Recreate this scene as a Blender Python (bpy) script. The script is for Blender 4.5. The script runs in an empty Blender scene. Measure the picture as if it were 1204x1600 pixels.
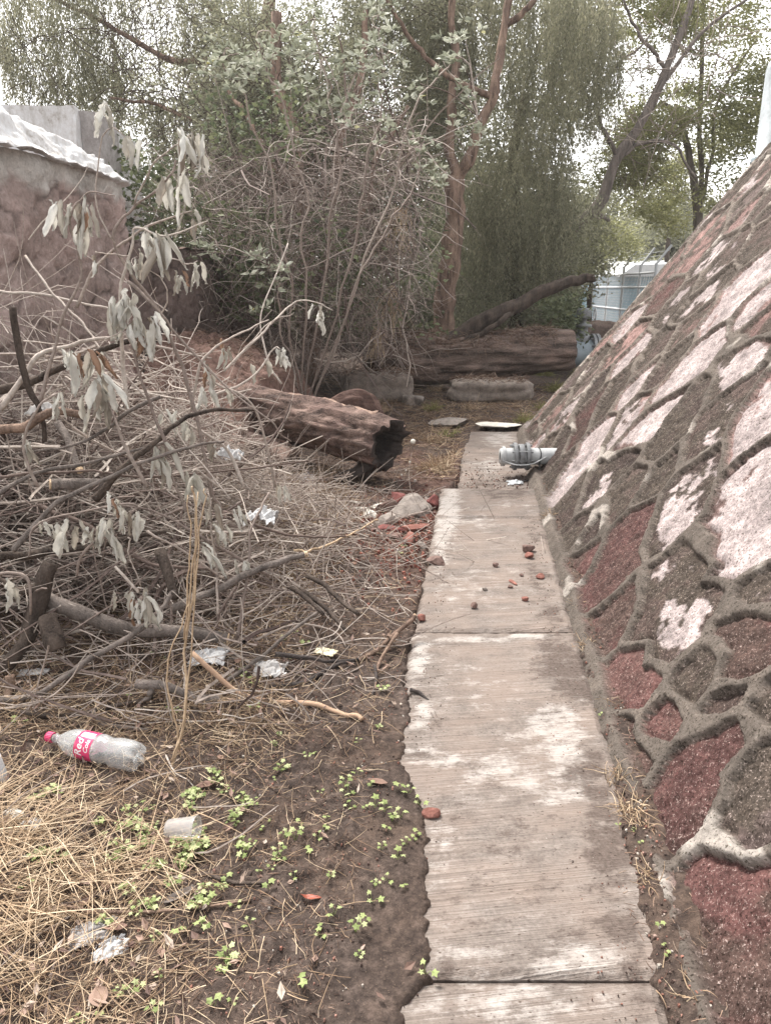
import bpy, bmesh, math, random
import numpy as np
from mathutils import Vector, Matrix, Euler
def drg(s=0): return np.random.Generator(np.random.PCG64(abs(int(s))))
random.seed(7); RG = drg(11)
rad = math.radians
sc = bpy.context.scene; COL = sc.collection

# ---------------------------------------------------------------- camera
CAMH = 1.5; PITCH = rad(16.86); FPX = 1155.0
SP, CP = math.sin(PITCH), math.cos(PITCH)
cam_d = bpy.data.cameras.new("camera"); cam = bpy.data.objects.new("camera", cam_d); COL.objects.link(cam)
cam.location = (0, 0, CAMH); cam.rotation_euler = (rad(90) - PITCH, 0, 0)
cam_d.sensor_fit = 'VERTICAL'; cam_d.sensor_height = 36; cam_d.sensor_width = 27
cam_d.lens = 36 * FPX / 1600; cam_d.clip_start = 0.05; cam_d.clip_end = 1000
sc.camera = cam
# ---------------------------------------------------------------- sky, sun, exposure
SUN_EL, SUN_AZ = rad(58), rad(-35)     # azimuth from +Y towards +X
w = bpy.data.worlds.new("World"); sc.world = w; w.use_nodes = True
nt = w.node_tree; nt.nodes.clear()
o = nt.nodes.new('ShaderNodeOutputWorld'); bg = nt.nodes.new('ShaderNodeBackground')
sky = nt.nodes.new('ShaderNodeTexSky'); sky.sky_type = 'NISHITA'; sky.sun_disc = False
sky.sun_elevation = SUN_EL; sky.sun_rotation = SUN_AZ; sky.dust_density = 2; sky.air_density = 1; sky.ozone_density = 1
hs = nt.nodes.new('ShaderNodeHueSaturation'); hs.inputs['Saturation'].default_value = 0.12
hs.inputs['Value'].default_value = 1.0
nt.links.new(sky.outputs[0], hs.inputs['Color']); wt = nt.nodes.new('ShaderNodeMix'); wt.data_type = 'RGBA'; wt.blend_type = 'MULTIPLY'; wt.inputs[0].default_value = 1; wt.inputs[7].default_value = (1, .975, .955, 1)
nt.links.new(hs.outputs[0], wt.inputs[6]); nt.links.new(wt.outputs[2], bg.inputs[0])
bg.inputs[1].default_value = 0.15; nt.links.new(bg.outputs[0], o.inputs[0])
sl = bpy.data.lights.new("sun", 'SUN'); sl.energy = 2.1; sl.angle = rad(12); sl.color = (1.0, 0.95, 0.88)
so = bpy.data.objects.new("sun", sl); COL.objects.link(so)
sd = Vector((math.sin(SUN_AZ) * math.cos(SUN_EL), math.cos(SUN_AZ) * math.cos(SUN_EL), math.sin(SUN_EL)))
so.rotation_euler = sd.to_track_quat('Z', 'Y').to_euler(); so.location = sd * 60
sc.view_settings.view_transform = 'Standard'; sc.view_settings.look = 'None'
sc.view_settings.exposure = 1.75; sc.view_settings.gamma = 1
sc.cycles.max_bounces = 6; sc.cycles.transparent_max_bounces = 12

# ---------------------------------------------------------------- helpers
def ray(px, py):
    u = (px - 602) / FPX; v = (py - 800) / FPX
    return u, CP - v * SP, -v * CP - SP
def W(px, py, Y):                       # a point of the place at distance Y in front of the viewpoint
    u, f, up = ray(px, py); s = Y / f
    return Vector((u * s, Y, CAMH + up * s))
def G(px, py, z=0.0):                   # where the line of sight meets height z
    u, f, up = ray(px, py); s = (z - CAMH) / up
    return Vector((u * s, f * s, z))
def _h(ix, iy, iz, seed):
    n = (ix.astype(np.int64) * 374761393 + iy.astype(np.int64) * 668265263 + iz.astype(np.int64) * 2147483647 + seed * 974711) & 0xffffffff
    n = ((n ^ (n >> 13)) * 1274126177) & 0xffffffff
    n = n ^ (n >> 16)
    return (n & 0xffff) / 65535.0
def vn(x, y, z=None, seed=0):
    x = np.asarray(x, float); y = np.asarray(y, float)
    z = np.zeros_like(x) if z is None else np.asarray(z, float)
    ix, iy, iz = np.floor(x), np.floor(y), np.floor(z)
    fx, fy, fz = x - ix, y - iy, z - iz
    fx = fx * fx * (3 - 2 * fx); fy = fy * fy * (3 - 2 * fy); fz = fz * fz * (3 - 2 * fz)
    r = 0
    for a in (0, 1):
        for b in (0, 1):
            for c in (0, 1):
                wgt = (fx if a else 1 - fx) * (fy if b else 1 - fy) * (fz if c else 1 - fz)
                r = r + wgt * _h(ix + a, iy + b, iz + c, seed)
    return r
def fbm(x, y, z=None, oct=4, seed=0):
    r = 0; amp = 0.5; t = 0
    for i in range(oct):
        f = 2.03 ** i
        r = r + amp * vn(x * f + i * 17.3, y * f + i * 5.1, None if z is None else z * f, seed + i); t += amp; amp *= 0.5
    return r / t
def sst(a, b, x):
    t = np.clip((x - a) / (b - a), 0, 1); return t * t * (3 - 2 * t)

class MB:
    """collects vertices and faces, builds them as one mesh object"""
    def __init__(s): s.V = []; s.F = []; s.A = []; s.C = []; s.n = 0
    def add(s, v, f, a=None, c=None):
        v = np.asarray(v, float).reshape(-1, 3); f = np.asarray(f, np.int64)
        s.V.append(v); s.F.append(f + s.n)
        s.A.append(np.full(len(v), random.random()) if a is None else np.broadcast_to(np.asarray(a, float), (len(v),)))
        if c is not None: s.C.append(np.asarray(c, float))
        s.n += len(v); return s
    def build(s, name, mat=None, parent=None, smooth=False):
        V = np.concatenate(s.V); me = bpy.data.meshes.new(name)
        o = bpy.data.objects.new(name, me); COL.objects.link(o)
        if parent is not None:
            o.parent = parent; V = V - np.array(parent.get('_o', (0, 0, 0)))[None]
            g = parent
            o['_o'] = list(parent.get('_o', (0, 0, 0)))
        me.vertices.add(len(V)); me.vertices.foreach_set('co', V.astype(np.float32).ravel())
        loops = np.concatenate([f.ravel() for f in s.F]); tot = np.concatenate([np.full(len(f), f.shape[1]) for f in s.F])
        st = np.concatenate([[0], np.cumsum(tot)[:-1]])
        me.loops.add(len(loops)); me.loops.foreach_set('vertex_index', loops.astype(np.int32))
        me.polygons.add(len(tot)); me.polygons.foreach_set('loop_start', st.astype(np.int32))
        try: me.polygons.foreach_set('loop_total', tot.astype(np.int32))
        except Exception: pass
        me.polygons.foreach_set('use_smooth', np.full(len(tot), smooth))
        at = me.attributes.new('v', 'FLOAT', 'POINT'); at.data.foreach_set('value', np.concatenate(s.A).astype(np.float32))
        if s.C:
            c = np.concatenate(s.C); c = np.concatenate([c, np.ones((len(c), 1))], 1)
            at = me.attributes.new('col', 'FLOAT_COLOR', 'POINT'); at.data.foreach_set('color', c.astype(np.float32).ravel())
        me.update(calc_edges=True); me.validate()
        if mat: me.materials.append(mat)
        return o
def centre(o, loc):
    """move a mesh object's origin to loc without moving the mesh"""
    loc = Vector(loc); o.data.transform(Matrix.Translation(-loc)); o.location = loc; o['_o'] = list(loc); return o
def tag(o, label=None, cat=None, group=None, kind=None):
    if label: o['label'] = label
    if cat: o['category'] = cat
    if group: o['group'] = group
    if kind: o['kind'] = kind
    return o
def thing(name, loc, label, cat, group=None):
    o = bpy.data.objects.new(name, None); COL.objects.link(o); o.location = loc; o['_o'] = list(loc)
    o.empty_display_size = 0.1
    return tag(o, label, cat, group)

def tubes(P, R, k=5, cap=True):
    """P (M,n,3) paths, R (M,n) radii -> verts, quads"""
    P = np.asarray(P, float); R = np.asarray(R, float)
    if cap:
        P = np.concatenate([P[:, :1], P, P[:, -1:]], 1); R = np.concatenate([R[:, :1] * 0.02, R, R[:, -1:] * 0.02], 1)
    M, n, _ = P.shape
    T = np.gradient(P, axis=1); 
    T[:, 0] = P[:, min(2, n - 1)] - P[:, 0]; T[:, -1] = P[:, -1] - P[:, max(-3, -n)]
    T /= np.linalg.norm(T, axis=2, keepdims=True) + 1e-9
    mean = T.mean(1); ax = np.argmin(np.abs(mean), axis=1); ref = np.eye(3)[ax][:, None, :]
    U = np.cross(T, ref); U /= np.linalg.norm(U, axis=2, keepdims=True) + 1e-9
    V = np.cross(T, U)
    a = np.arange(k) * 2 * np.pi / k
    ring = P[:, :, None] + R[:, :, None, None] * (np.cos(a)[None, None, :, None] * U[:, :, None] + np.sin(a)[None, None, :, None] * V[:, :, None])
    idx = np.arange(M * n * k).reshape(M, n, k)
    A = idx[:, :-1]; B = idx[:, 1:]
    f = np.stack([A, np.roll(A, -1, 2), np.roll(B, -1, 2), B], -1).reshape(-1, 4)
    return ring.reshape(-1, 3), f
def smooth_path(pts, n=24, jit=0.0, seed=0):
    p = np.array([list(q) for q in pts], float)
    if len(p) == 2: p = np.array([p[0], (p[0] + p[1]) / 2, p[1]])
    e = np.concatenate([[2 * p[0] - p[1]], p, [2 * p[-1] - p[-2]]])
    m = len(p) - 1; t = np.linspace(0, m - 1e-6, n); i = t.astype(int); f = (t - i)[:, None]
    a, b, c, d = e[i], e[i + 1], e[i + 2], e[i + 3]
    r = 0.5 * ((2 * b) + (-a + c) * f + (2 * a - 5 * b + 4 * c - d) * f ** 2 + (-a + 3 * b - 3 * c + d) * f ** 3)
    if jit:
        rg = drg(seed); j = rg.normal(0, jit, r.shape); j[1:-1] = (j[:-2] + j[1:-1] + j[2:]) / 2; j[0] = 0; r = r + j
    return r
def walk(P0, D0, L, n=7, wob=0.35, grav=0.0, rg=RG):
    P0 = np.asarray(P0, float); D = np.asarray(D0, float).copy(); M = len(P0)
    D /= np.linalg.norm(D, axis=1, keepdims=True) + 1e-9
    out = [P0]; p = P0.copy(); L = np.broadcast_to(np.asarray(L, float), (M,))
    curl = rg.normal(0, wob, (M, 3))
    for i in range(n - 1):
        D = D + curl * 0.5 + rg.normal(0, wob * 0.6, (M, 3)); D[:, 2] -= grav
        D /= np.linalg.norm(D, axis=1, keepdims=True) + 1e-9
        p = p + D * (L / (n - 1))[:, None]; out.append(p)
    return np.stack(out, 1)
def rdir(n, rg=RG, zs=1.0):
    d = rg.normal(0, 1, (n, 3)); d[:, 2] *= zs; return d / (np.linalg.norm(d, axis=1, keepdims=True) + 1e-9)
def leaves(C, D, L, Wd, fold=0.0, rg=RG, N=None):
    """leaf faces from base C along D; folded along the midrib when fold > 0"""
    C = np.asarray(C, float); m = len(C); D = D / (np.linalg.norm(D, axis=1, keepdims=True) + 1e-9)
    L = np.broadcast_to(np.asarray(L, float), (m,))[:, None]; Wd = np.broadcast_to(np.asarray(Wd, float), (m,))[:, None]
    r = rdir(m, rg) if N is None else N
    S = np.cross(D, r); S /= np.linalg.norm(S, axis=1, keepdims=True) + 1e-9; Nn = np.cross(S, D)
    tip = C + D * L
    if not fold:
        v = np.stack([C, C + D * L * .45 + S * Wd * .5, tip, C + D * L * .45 - S * Wd * .5], 1)
        return v.reshape(-1, 3), np.arange(m * 4).reshape(m, 4)
    mid = C + D * L * .5 - Nn * Wd * fold * .5
    l = C + D * L * .42 + S * Wd * .5; q = C + D * L * .42 - S * Wd * .5
    v = np.stack([C, mid, tip, l, q], 1); b = np.arange(m)[:, None] * 5
    f = np.concatenate([b + np.array([[0, 3, 2, 1]]), b + np.array([[0, 1, 2, 4]])])
    return v.reshape(-1, 3), f
def box(b, lo, hi, rz=0.0, pv=None):
    x0, y0, z0 = lo; x1, y1, z1 = hi
    v = np.array([[x0, y0, z0], [x1, y0, z0], [x1, y1, z0], [x0, y1, z0], [x0, y0, z1], [x1, y0, z1], [x1, y1, z1], [x0, y1, z1]], float)
    if rz:
        pv = np.array(pv if pv is not None else [(x0 + x1) / 2, (y0 + y1) / 2, 0]); c, s_ = math.cos(rz), math.sin(rz)
        q = v - pv; v = np.stack([q[:, 0] * c - q[:, 1] * s_, q[:, 0] * s_ + q[:, 1] * c, q[:, 2]], 1) + pv
    b.add(v, [[0, 3, 2, 1], [4, 5, 6, 7], [0, 1, 5, 4], [1, 2, 6, 5], [2, 3, 7, 6], [3, 0, 4, 7]])
def lathe(b, prof, k=32, a=None, jit=None):
    pr = np.array(prof, float); t = np.arange(k) * 2 * np.pi / k; n = len(pr)
    v = np.stack([pr[:, 0, None] * np.cos(t), pr[:, 0, None] * np.sin(t), np.repeat(pr[:, 1, None], k, 1)], -1)
    idx = np.arange(n * k).reshape(n, k); A = idx[:-1]; B = idx[1:]
    b.add(v.reshape(-1, 3), np.stack([A, np.roll(A, -1, 1), np.roll(B, -1, 1), B], -1).reshape(-1, 4), a)

# ---------------------------------------------------------------- materials
def mat(name): 
    m = bpy.data.materials.new(name); m.use_nodes = True; t = m.node_tree; t.nodes.clear(); return m, t
def N(t, typ, **kw):
    n = t.nodes.new('ShaderNode' + typ)
    for k, v in kw.items():
        if k in n.inputs: n.inputs[k].default_value = v
        else: setattr(n, k, v)
    return n
def ramp(t, fac, stops):
    r = t.nodes.new('ShaderNodeValToRGB'); e = r.color_ramp.elements
    while len(e) < len(stops): e.new(0.5)
    for i, (p, c) in enumerate(stops): e[i].position = p; e[i].color = (*c, 1)
    t.links.new(fac, r.inputs[0]); return r.outputs[0]
def mixc(t, fac, a, b, mode='MIX'):
    m = t.nodes.new('ShaderNodeMix'); m.data_type = 'RGBA'; m.blend_type = mode
    for s, v in ((m.inputs[0], fac), (m.inputs[6], a), (m.inputs[7], b)):
        if isinstance(v, (int, float)): s.default_value = v
        elif isinstance(v, tuple): s.default_value = (*v, 1)
        else: t.links.new(v, s)
    return m.outputs[2]
def mathn(t, op, a, b=0.0, clamp=False):
    m = t.nodes.new('ShaderNodeMath'); m.operation = op; m.use_clamp = clamp
    for s, v in ((m.inputs[0], a), (m.inputs[1], b)):
        if isinstance(v, (int, float)): s.default_value = v
        else: t.links.new(v, s)
    return m.outputs[0]
def noise(t, vec, scale, detail=4, rough=0.6, stretch=None):
    if stretch:
        mp = t.nodes.new('ShaderNodeMapping'); mp.inputs['Scale'].default_value = stretch; t.links.new(vec, mp.inputs[0]); vec = mp.outputs[0]
    n = t.nodes.new('ShaderNodeTexNoise'); n.inputs['Scale'].default_value = scale; n.inputs['Detail'].default_value = detail
    n.inputs['Roughness'].default_value = rough; t.links.new(vec, n.inputs['Vector']); return n.outputs[0]
def finish(m, t, colr, rough=0.85, bump=None, bstr=0.3, bdist=0.01, spec=0.3, metal=0.0, extra=None):
    p = t.nodes.new('ShaderNodeBsdfPrincipled'); out = t.nodes.new('ShaderNodeOutputMaterial')
    if isinstance(colr, tuple): p.inputs['Base Color'].default_value = (*colr, 1)
    else: t.links.new(colr, p.inputs['Base Color'])
    if isinstance(rough, (int, float)): p.inputs['Roughness'].default_value = rough
    else: t.links.new(rough, p.inputs['Roughness'])
    p.inputs['Specular IOR Level'].default_value = spec; p.inputs['Metallic'].default_value = metal
    if bump is not None:
        b = t.nodes.new('ShaderNodeBump'); b.inputs['Strength'].default_value = bstr; b.inputs['Distance'].default_value = bdist
        t.links.new(bump, b.inputs['Height']); t.links.new(b.outputs[0], p.inputs['Normal'])
    for k, v in (extra or {}).items(): p.inputs[k].default_value = v
    t.links.new(p.outputs[0], out.inputs[0]); return m
def attr(t, n='v'):
    a = t.nodes.new('ShaderNodeAttribute'); a.attribute_name = n; return a
def obj_co(t): return t.nodes.new('ShaderNodeTexCoord').outputs['Object']
def pos_co(t): return t.nodes.new('ShaderNodeNewGeometry').outputs['Position']

def simple(name, c1, c2, scale=8, rough=0.85, bstr=0.3, bdist=0.005, stretch=None, spec=0.3, c3=None, metal=0.0):
    m, t = mat(name); co = obj_co(t); n1 = noise(t, co, scale, 6, 0.65, stretch); n2 = noise(t, co, scale * 6, 4, 0.7, stretch)
    f = mathn(t, 'ADD', mathn(t, 'MULTIPLY', n1, 0.65), mathn(t, 'MULTIPLY', n2, 0.35))
    stops = [(0.36, c1), (0.62, c2)] + ([(0.78, c3)] if c3 else [])
    return finish(m, t, ramp(t, f, stops), rough, f, bstr, bdist, spec, metal)
def leafmat(name, stops, trans=0.3, rough=0.6, spec=0.25):
    m, t = mat(name); a = attr(t); c = ramp(t, a.outputs['Fac'], stops)
    n = noise(t, pos_co(t), 40, 2); c = mixc(t, 0.35, c, mixc(t, 1.0, c, ramp(t, n, [(0.3, (.55, .55, .55)), (0.7, (1, 1, 1))]), 'MULTIPLY'))
    p = N(t, 'BsdfPrincipled', Roughness=rough); p.inputs['Specular IOR Level'].default_value = spec
    t.links.new(c, p.inputs['Base Color']); tr = N(t, 'BsdfTranslucent'); t.links.new(c, tr.inputs[0])
    mx = N(t, 'MixShader'); mx.inputs[0].default_value = trans; t.links.new(p.outputs[0], mx.inputs[1]); t.links.new(tr.outputs[0], mx.inputs[2])
    out = N(t, 'OutputMaterial'); t.links.new(mx.outputs[0], out.inputs[0]); return m
def barkmat(name, c1, c2, c3, scale=9, stretch=(1, 1, .18), bdist=0.03, bstr=0.8):
    m, t = mat(name); co = obj_co(t); n1 = noise(t, co, scale, 6, 0.7, stretch); n2 = noise(t, co, scale * 0.35, 3); n3 = noise(t, co, scale * 9, 3)
    f = mathn(t, 'ADD', mathn(t, 'MULTIPLY', n1, 0.75), mathn(t, 'MULTIPLY', n3, 0.25))
    c = mixc(t, ramp(t, n2, [(0.4, (0, 0, 0)), (0.62, (1, 1, 1))]), ramp(t, f, [(0.38, c1), (0.62, c2)]), ramp(t, f, [(0.38, c1), (0.6, c3)]))
    return finish(m, t, c, 0.9, f, bstr, bdist, 0.15)
def twigmat(name, stops, rough=0.8):
    m, t = mat(name); a = attr(t); c = ramp(t, a.outputs['Fac'], stops); n = noise(t, pos_co(t), 60, 3)
    c = mixc(t, 1.0, c, ramp(t, n, [(0.3, (.6, .58, .56)), (0.65, (1, 1, 1))]), 'MULTIPLY')
    return finish(m, t, c, rough, n, 0.4, 0.003, 0.2)
# ================================================================ THE SETTING
DS = 0.122
Ledge = [(655,1602),(658,1570),(690,1535),(694,1480),(686,1400),(676,1330),(668,1262),(650,1225),(636,1190),(640,1150),(650,1118),(646,1085),(637,1050),(645,1010),(655,985),(652,950),(662,900),(668,870)]
Redge = [(1032,1602),(1008,1540),(990,1480),(976,1400),(966,1330),(952,1260),(944,1180),(930,1130),(925,1085),(905,1040),(893,990),(884,940),(874,890),(864,850),(848,800)]
def toD(L): 
    a = sorted([(p.y, p.x - DS * p.y) for p in (G(*q) for q in L)]); return np.array(a).T
LE, RE = toD(Ledge), toD(Redge)
def eL(Y): return np.where(Y > LE[0][-1], -0.245, np.interp(Y, LE[0], LE[1]))
def eR(Y): return np.interp(Y, RE[0], RE[1], right=0.47)
def ground_h(X, Y):
    X = np.asarray(X, float); Y = np.asarray(Y, float); d = X - DS * Y
    n1 = fbm(X * 3, Y * 3, seed=3); n2 = fbm(X * 16, Y * 16, seed=5); n3 = fbm(X * 55, Y * 55, oct=3, seed=8)
    micro = (n1 - .5) * .06 + (n2 - .5) * .035 + (n3 - .5) * .022
    rag = (fbm(X * 4, Y * 4, seed=21) - .5) * .05 + (fbm(X * 34, Y * 34, oct=5, seed=22) - .5) * .045 + (vn(X * 140, Y * 140, seed=23) - .5) * .012
    far = sst(5.4, 6.2, Y)
    lvlL = np.interp(Y, [0, 2.9, 3.7, 5.6, 7, 9, 14], [.02, .012, -.055, -.07, -.05, 0, .05])
    # left of the path
    eLf = np.where(Y > 5.6, np.interp(Y, [5.6, 6.0, 8.4], [-.20, -.13, -.02]), eL(Y))
    aL = eLf - d + rag
    soilL = lvlL + micro * sst(0, .25, aL) + .22 * sst(.9, 3.2, aL) * (1 - .5 * sst(8, 12, Y))
    lo = np.where(Y > 5.55, -.12, -.085)
    zL = lo + sst(-.01, .035, aL) * (soilL - lo)
    # right of the path
    aR = d - eR(Y) + rag
    soilR = np.interp(Y, [0, 5.5, 6, 8.3, 9], [.006, .006, -.02, -.02, .02]) + micro * .6 + .03 * sst(.0, .1, aR)
    zR = lo + sst(-.01, .035, aR) * (soilR - lo)
    z = np.where(aL > -.02, zL, np.where(aR > -.02, zR, lo))
    bz = sst(8.15, 8.45, Y + (n2 - .5) * .5)
    z = z * (1 - bz) + bz * (np.interp(Y, [8, 12, 18, 25], [-.03, .03, .1, .2]) + micro * 1.5 + .3 * sst(1, 3.5, -d))
    return z
def gh(x, y): return float(ground_h(np.array([x]), np.array([y]))[0])

def axis(segs):
    out = []
    for a, b, st in segs: out += list(np.arange(a, b, st))
    return np.array(out + [segs[-1][1]])
gx = axis([(-160, -20, 20), (-20, -6, 1), (-6, -2, .06), (-2, 1.8, .0125), (1.8, 4, .08), (4, 20, 1), (20, 160, 20)])
gy = axis([(-30, -2, 4), (-2, .9, .15), (.9, 3.2, .011), (3.2, 6, .02), (6, 9, .035), (9, 16, .1), (16, 30, .8), (30, 200, 15), (200, 400, 50)])
XX, YY = np.meshgrid(gx, gy); ZZ = ground_h(XX, YY)
nx, ny = len(gx), len(gy); idx = np.arange(nx * ny).reshape(ny, nx)
F = np.stack([idx[:-1, :-1], idx[:-1, 1:], idx[1:, 1:], idx[1:, :-1]], -1).reshape(-1, 4)
# soil material: dark earth with red brick dust patches, chopped litter
m, t = mat("soil"); co = pos_co(t)
a = noise(t, co, 2.2, 5); b = noise(t, co, 26, 6, .75); c = noise(t, co, 160, 4, .8)
base = ramp(t, b, [(.34, (.030, .023, .020)), (.52, (.075, .057, .049)), (.66, (.155, .118, .10))])
base = mixc(t, ramp(t, a, [(.45, (0, 0, 0)), (.6, (1, 1, 1))]), base, ramp(t, b, [(.35, (.036, .027, .024)), (.62, (.12, .086, .068))]))
base = mixc(t, ramp(t, c, [(.60, (0, 0, 0)), (.70, (.8, .8, .8))]), base, (.27, .20, .15))
at = attr(t, 'col'); base = mixc(t, mathn(t, 'MULTIPLY', at.outputs['Fac'], 1.0), base, ramp(t, b, [(.3, (.085, .035, .027)), (.7, (.24, .11, .085))]))
M_soil = finish(m, t, base, .95, mathn(t, 'ADD', b, mathn(t, 'MULTIPLY', c, .7)), .9, .012, .12)
p = G(640, 800); red = np.exp(-(((XX - p.x - .02) / .32) ** 2 + ((YY - p.y) / .85) ** 2)) * .9
p = G(740, 700); red = np.maximum(red, .35 * np.exp(-(((XX - .5) / .5) ** 2 + ((YY - 6.6) / 1.3) ** 2)))
red = red * sst(.3, .55, fbm(XX * 5, YY * 5, seed=31)); red = np.clip(red, 0, 1).ravel()
g = MB(); g.add(np.stack([XX, YY, ZZ], -1).reshape(-1, 3), F, 0.5, np.stack([red] * 3, 1))
tag(g.build("ground", M_soil, smooth=True), kind='structure')

# ---- the concrete path
m, t = mat("concrete"); co = pos_co(t)
mp = N(t, 'Mapping'); mp.inputs['Rotation'].default_value = (0, 0, rad(-6.95)); t.links.new(co, mp.inputs[0]); q = mp.outputs[0]   # along/across the path
st1 = noise(t, q, 1, 2, .5, (1.4, 210, 5)); st2 = noise(t, q, 1, 2, .5, (1.2, 330, 10)); big = noise(t, q, 3.2, 5, .62, (1, 1.8, 1)); fine = noise(t, q, 90, 4, .75)
blot = noise(t, q, 9, 7, .75, (1, 1.6, 1))
at = attr(t, 'col'); sp = N(t, 'SeparateColor'); t.links.new(at.outputs['Color'], sp.inputs[0])
base = ramp(t, mathn(t, 'ADD', mathn(t, 'MULTIPLY', st1, .25), mathn(t, 'ADD', mathn(t, 'MULTIPLY', blot, .45), mathn(t, 'MULTIPLY', fine, .3))), [(.36, (.085, .071, .063)), (.5, (.165, .141, .126)), (.64, (.265, .232, .21))])
base = mixc(t, ramp(t, big, [(.4, (0, 0, 0)), (.62, (.75, .75, .75))]), base, ramp(t, st1, [(.3, (.15, .118, .10)), (.7, (.27, .22, .19))]))
wf = mathn(t, 'ADD', sp.outputs[0], mathn(t, 'ADD', mathn(t, 'MULTIPLY', st1, .75), mathn(t, 'MULTIPLY', blot, .65)))
wf = ramp(t, wf, [(.0, (0, 0, 0)), (.94, (0, 0, 0)), (1.0, (1, 1, 1))]); 
wm = mathn(t, 'SUBTRACT', mathn(t, 'ADD', sp.outputs[0], mathn(t, 'ADD', mathn(t, 'MULTIPLY', st1, .55), mathn(t, 'MULTIPLY', blot, 2.2))), 1.66)
wm = mathn(t, 'MULTIPLY', wm, 2.6, True)
base = mixc(t, mathn(t, 'MULTIPLY', wm, .62), base, (.42, .395, .37))
dm = mathn(t, 'SUBTRACT', mathn(t, 'ADD', sp.outputs[1], mathn(t, 'ADD', mathn(t, 'MULTIPLY', st1, .6), mathn(t, 'MULTIPLY', noise(t, q, 8, 6, .75, (1, 1.7, 1)), 2.0))), 1.62)
dm = mathn(t, 'MULTIPLY', dm, 4.0, True)
base = mixc(t, mathn(t, 'MULTIPLY', dm, .85), base, ramp(t, fine, [(.35, (.055, .042, .036)), (.7, (.125, .098, .085))]))
pits = ramp(t, noise(t, q, 60, 2, .5, (1, 3, 1)), [(.28, (.35, .3, .28)), (.34, (1, 1, 1))]); base = mixc(t, 1.0, base, pits, 'MULTIPLY')
hgt = mathn(t, 'ADD', mathn(t, 'MULTIPLY', st2, .6), mathn(t, 'ADD', mathn(t, 'MULTIPLY', st1, 1.0), mathn(t, 'MULTIPLY', fine, .8)))
M_conc = finish(m, t, base, .9, hgt, .9, .004, .1)
def gauss(X, Y, blobs):
    r = np.zeros_like(X)
    for (px, py, sx, sy, amp) in blobs:      # a stain at a spot of the path; sx across, sy along, in metres
        p = G(px, py); dd = (X - p.x) - DS * (Y - p.y)
        r = np.maximum(r, amp * np.exp(-((dd / sx) ** 2 + ((Y - p.y) / sy) ** 2) ** 1.3))
    return r
WB = [(700,800,.10,.9,.75),(690,850,.05,.6,.6),(750,815,.16,.18,.45),(880,1160,.10,.20,.62),(830,1170,.16,.10,.42),(740,1000,.25,.035,.6),(830,996,.14,.035,.8),(780,1200,.16,.14,.36),(655,1030,.05,.22,.72),(660,1120,.045,.12,.7),(690,1190,.13,.05,.5),
      (800,1560,.30,.09,.42),(890,1500,.18,.10,.36),(740,1500,.12,.05,.36),(660,1175,.1,.03,.5),(870,1240,.13,.07,.42),(800,790,.2,.12,.34),(760,1090,.15,.2,.25),(760,910,.25,.3,.2),(780,680,.2,.5,.6),(760,720,.2,.4,.4),(905,1090,.04,.05,.5),(800,1210,.2,.1,.5),(860,1130,.12,.14,.55),(720,1060,.14,.12,.3),(730,920,.2,.3,.35),(880,1210,.1,.08,.5),(690,1330,.06,.2,.3)]
DB = [(875,1030,.13,.26,.62),(905,1080,.09,.1,.6),(870,1120,.06,.04,.4),(930,1240,.07,.3,.62),(665,1180,.1,.05,.5),(800,775,.3,.16,.42),(840,830,.12,.35,.45),(760,1150,.12,.05,.25),(840,900,.1,.5,.42),(960,1400,.06,.3,.5),(860,960,.08,.2,.5),(920,1180,.05,.1,.5),(1000,1560,.05,.1,.5),(700,1520,.05,.06,.5),(740,750,.5,.35,.45),(830,740,.3,.3,.6),(890,1050,.16,.3,.65),(915,1000,.1,.3,.6),(950,1330,.09,.25,.6),(700,1130,.2,.06,.35),(790,1300,.4,.3,.28),(850,1420,.3,.25,.3),(900,1210,.06,.06,.5),(790,770,.35,.2,.5),(980,1470,.05,.2,.5),(720,1200,.1,.05,.3)]
def slab(y0, y1, dl, dr, top, th=.10, step=.012, tilt=0.0):
    ys = np.arange(y0, y1, step * (1 if y0 < 4 else 2)); ys = np.append(ys, y1); ds = np.linspace(dl, dr, 60)
    D, Y = np.meshgrid(ds, ys); 
    edge = np.minimum(np.minimum(D - dl, dr - D), np.minimum(Y - y0, y1 - Y))
    D2 = D + (vn(Y * 14, D * 0, seed=41) - .5) * .02 * (1 - sst(0, .06, np.minimum(D - dl, dr - D)))
    X = D2 + DS * Y; Z = top - .012 * (1 - sst(0, .022, edge + (fbm(X * 40, Y * 40, seed=44) - .5) * .012)) + (fbm(X * 4, Y * 4, seed=42) - .5) * .006 + tilt * (Y - y0)
    wv = gauss(X, Y, WB); dk = gauss(X, Y, DB); dk = np.maximum(dk, .5 * (1 - sst(0, .03, edge)) * (Y - y0 > .03))
    C = np.stack([wv, dk, wv * 0], -1).reshape(-1, 3)
    n0, n1 = X.shape; ix = np.arange(n0 * n1).reshape(n0, n1)
    f = np.stack([ix[:-1, :-1], ix[:-1, 1:], ix[1:, 1:], ix[1:, :-1]], -1).reshape(-1, 4)
    V = np.stack([X, Y, Z], -1).reshape(-1, 3); b = MB(); b.add(V, f, .5, C)
    ringi = np.concatenate([ix[0, :], ix[1:, -1], ix[-1, -2::-1], ix[-2:0:-1, 0]]); top_v = V[ringi]; bot = top_v.copy(); bot[:, 2] = top - th
    k = len(ringi); j = np.arange(k); j2 = (j + 1) % k
    b.add(np.concatenate([top_v, bot]), np.stack([j, j + k, j2 + k, j2], -1), .5, np.tile(C[ringi], (2, 1)))
    return tag(b.build("path", M_conc, smooth=False), kind='structure')
slab(-1.0, 1.297, -.25, .46, .0, tilt=.0)
slab(1.302, 3.066, -.245, .50, .003)
slab(3.082, 4.82, -.245, .485, .0)
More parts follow.
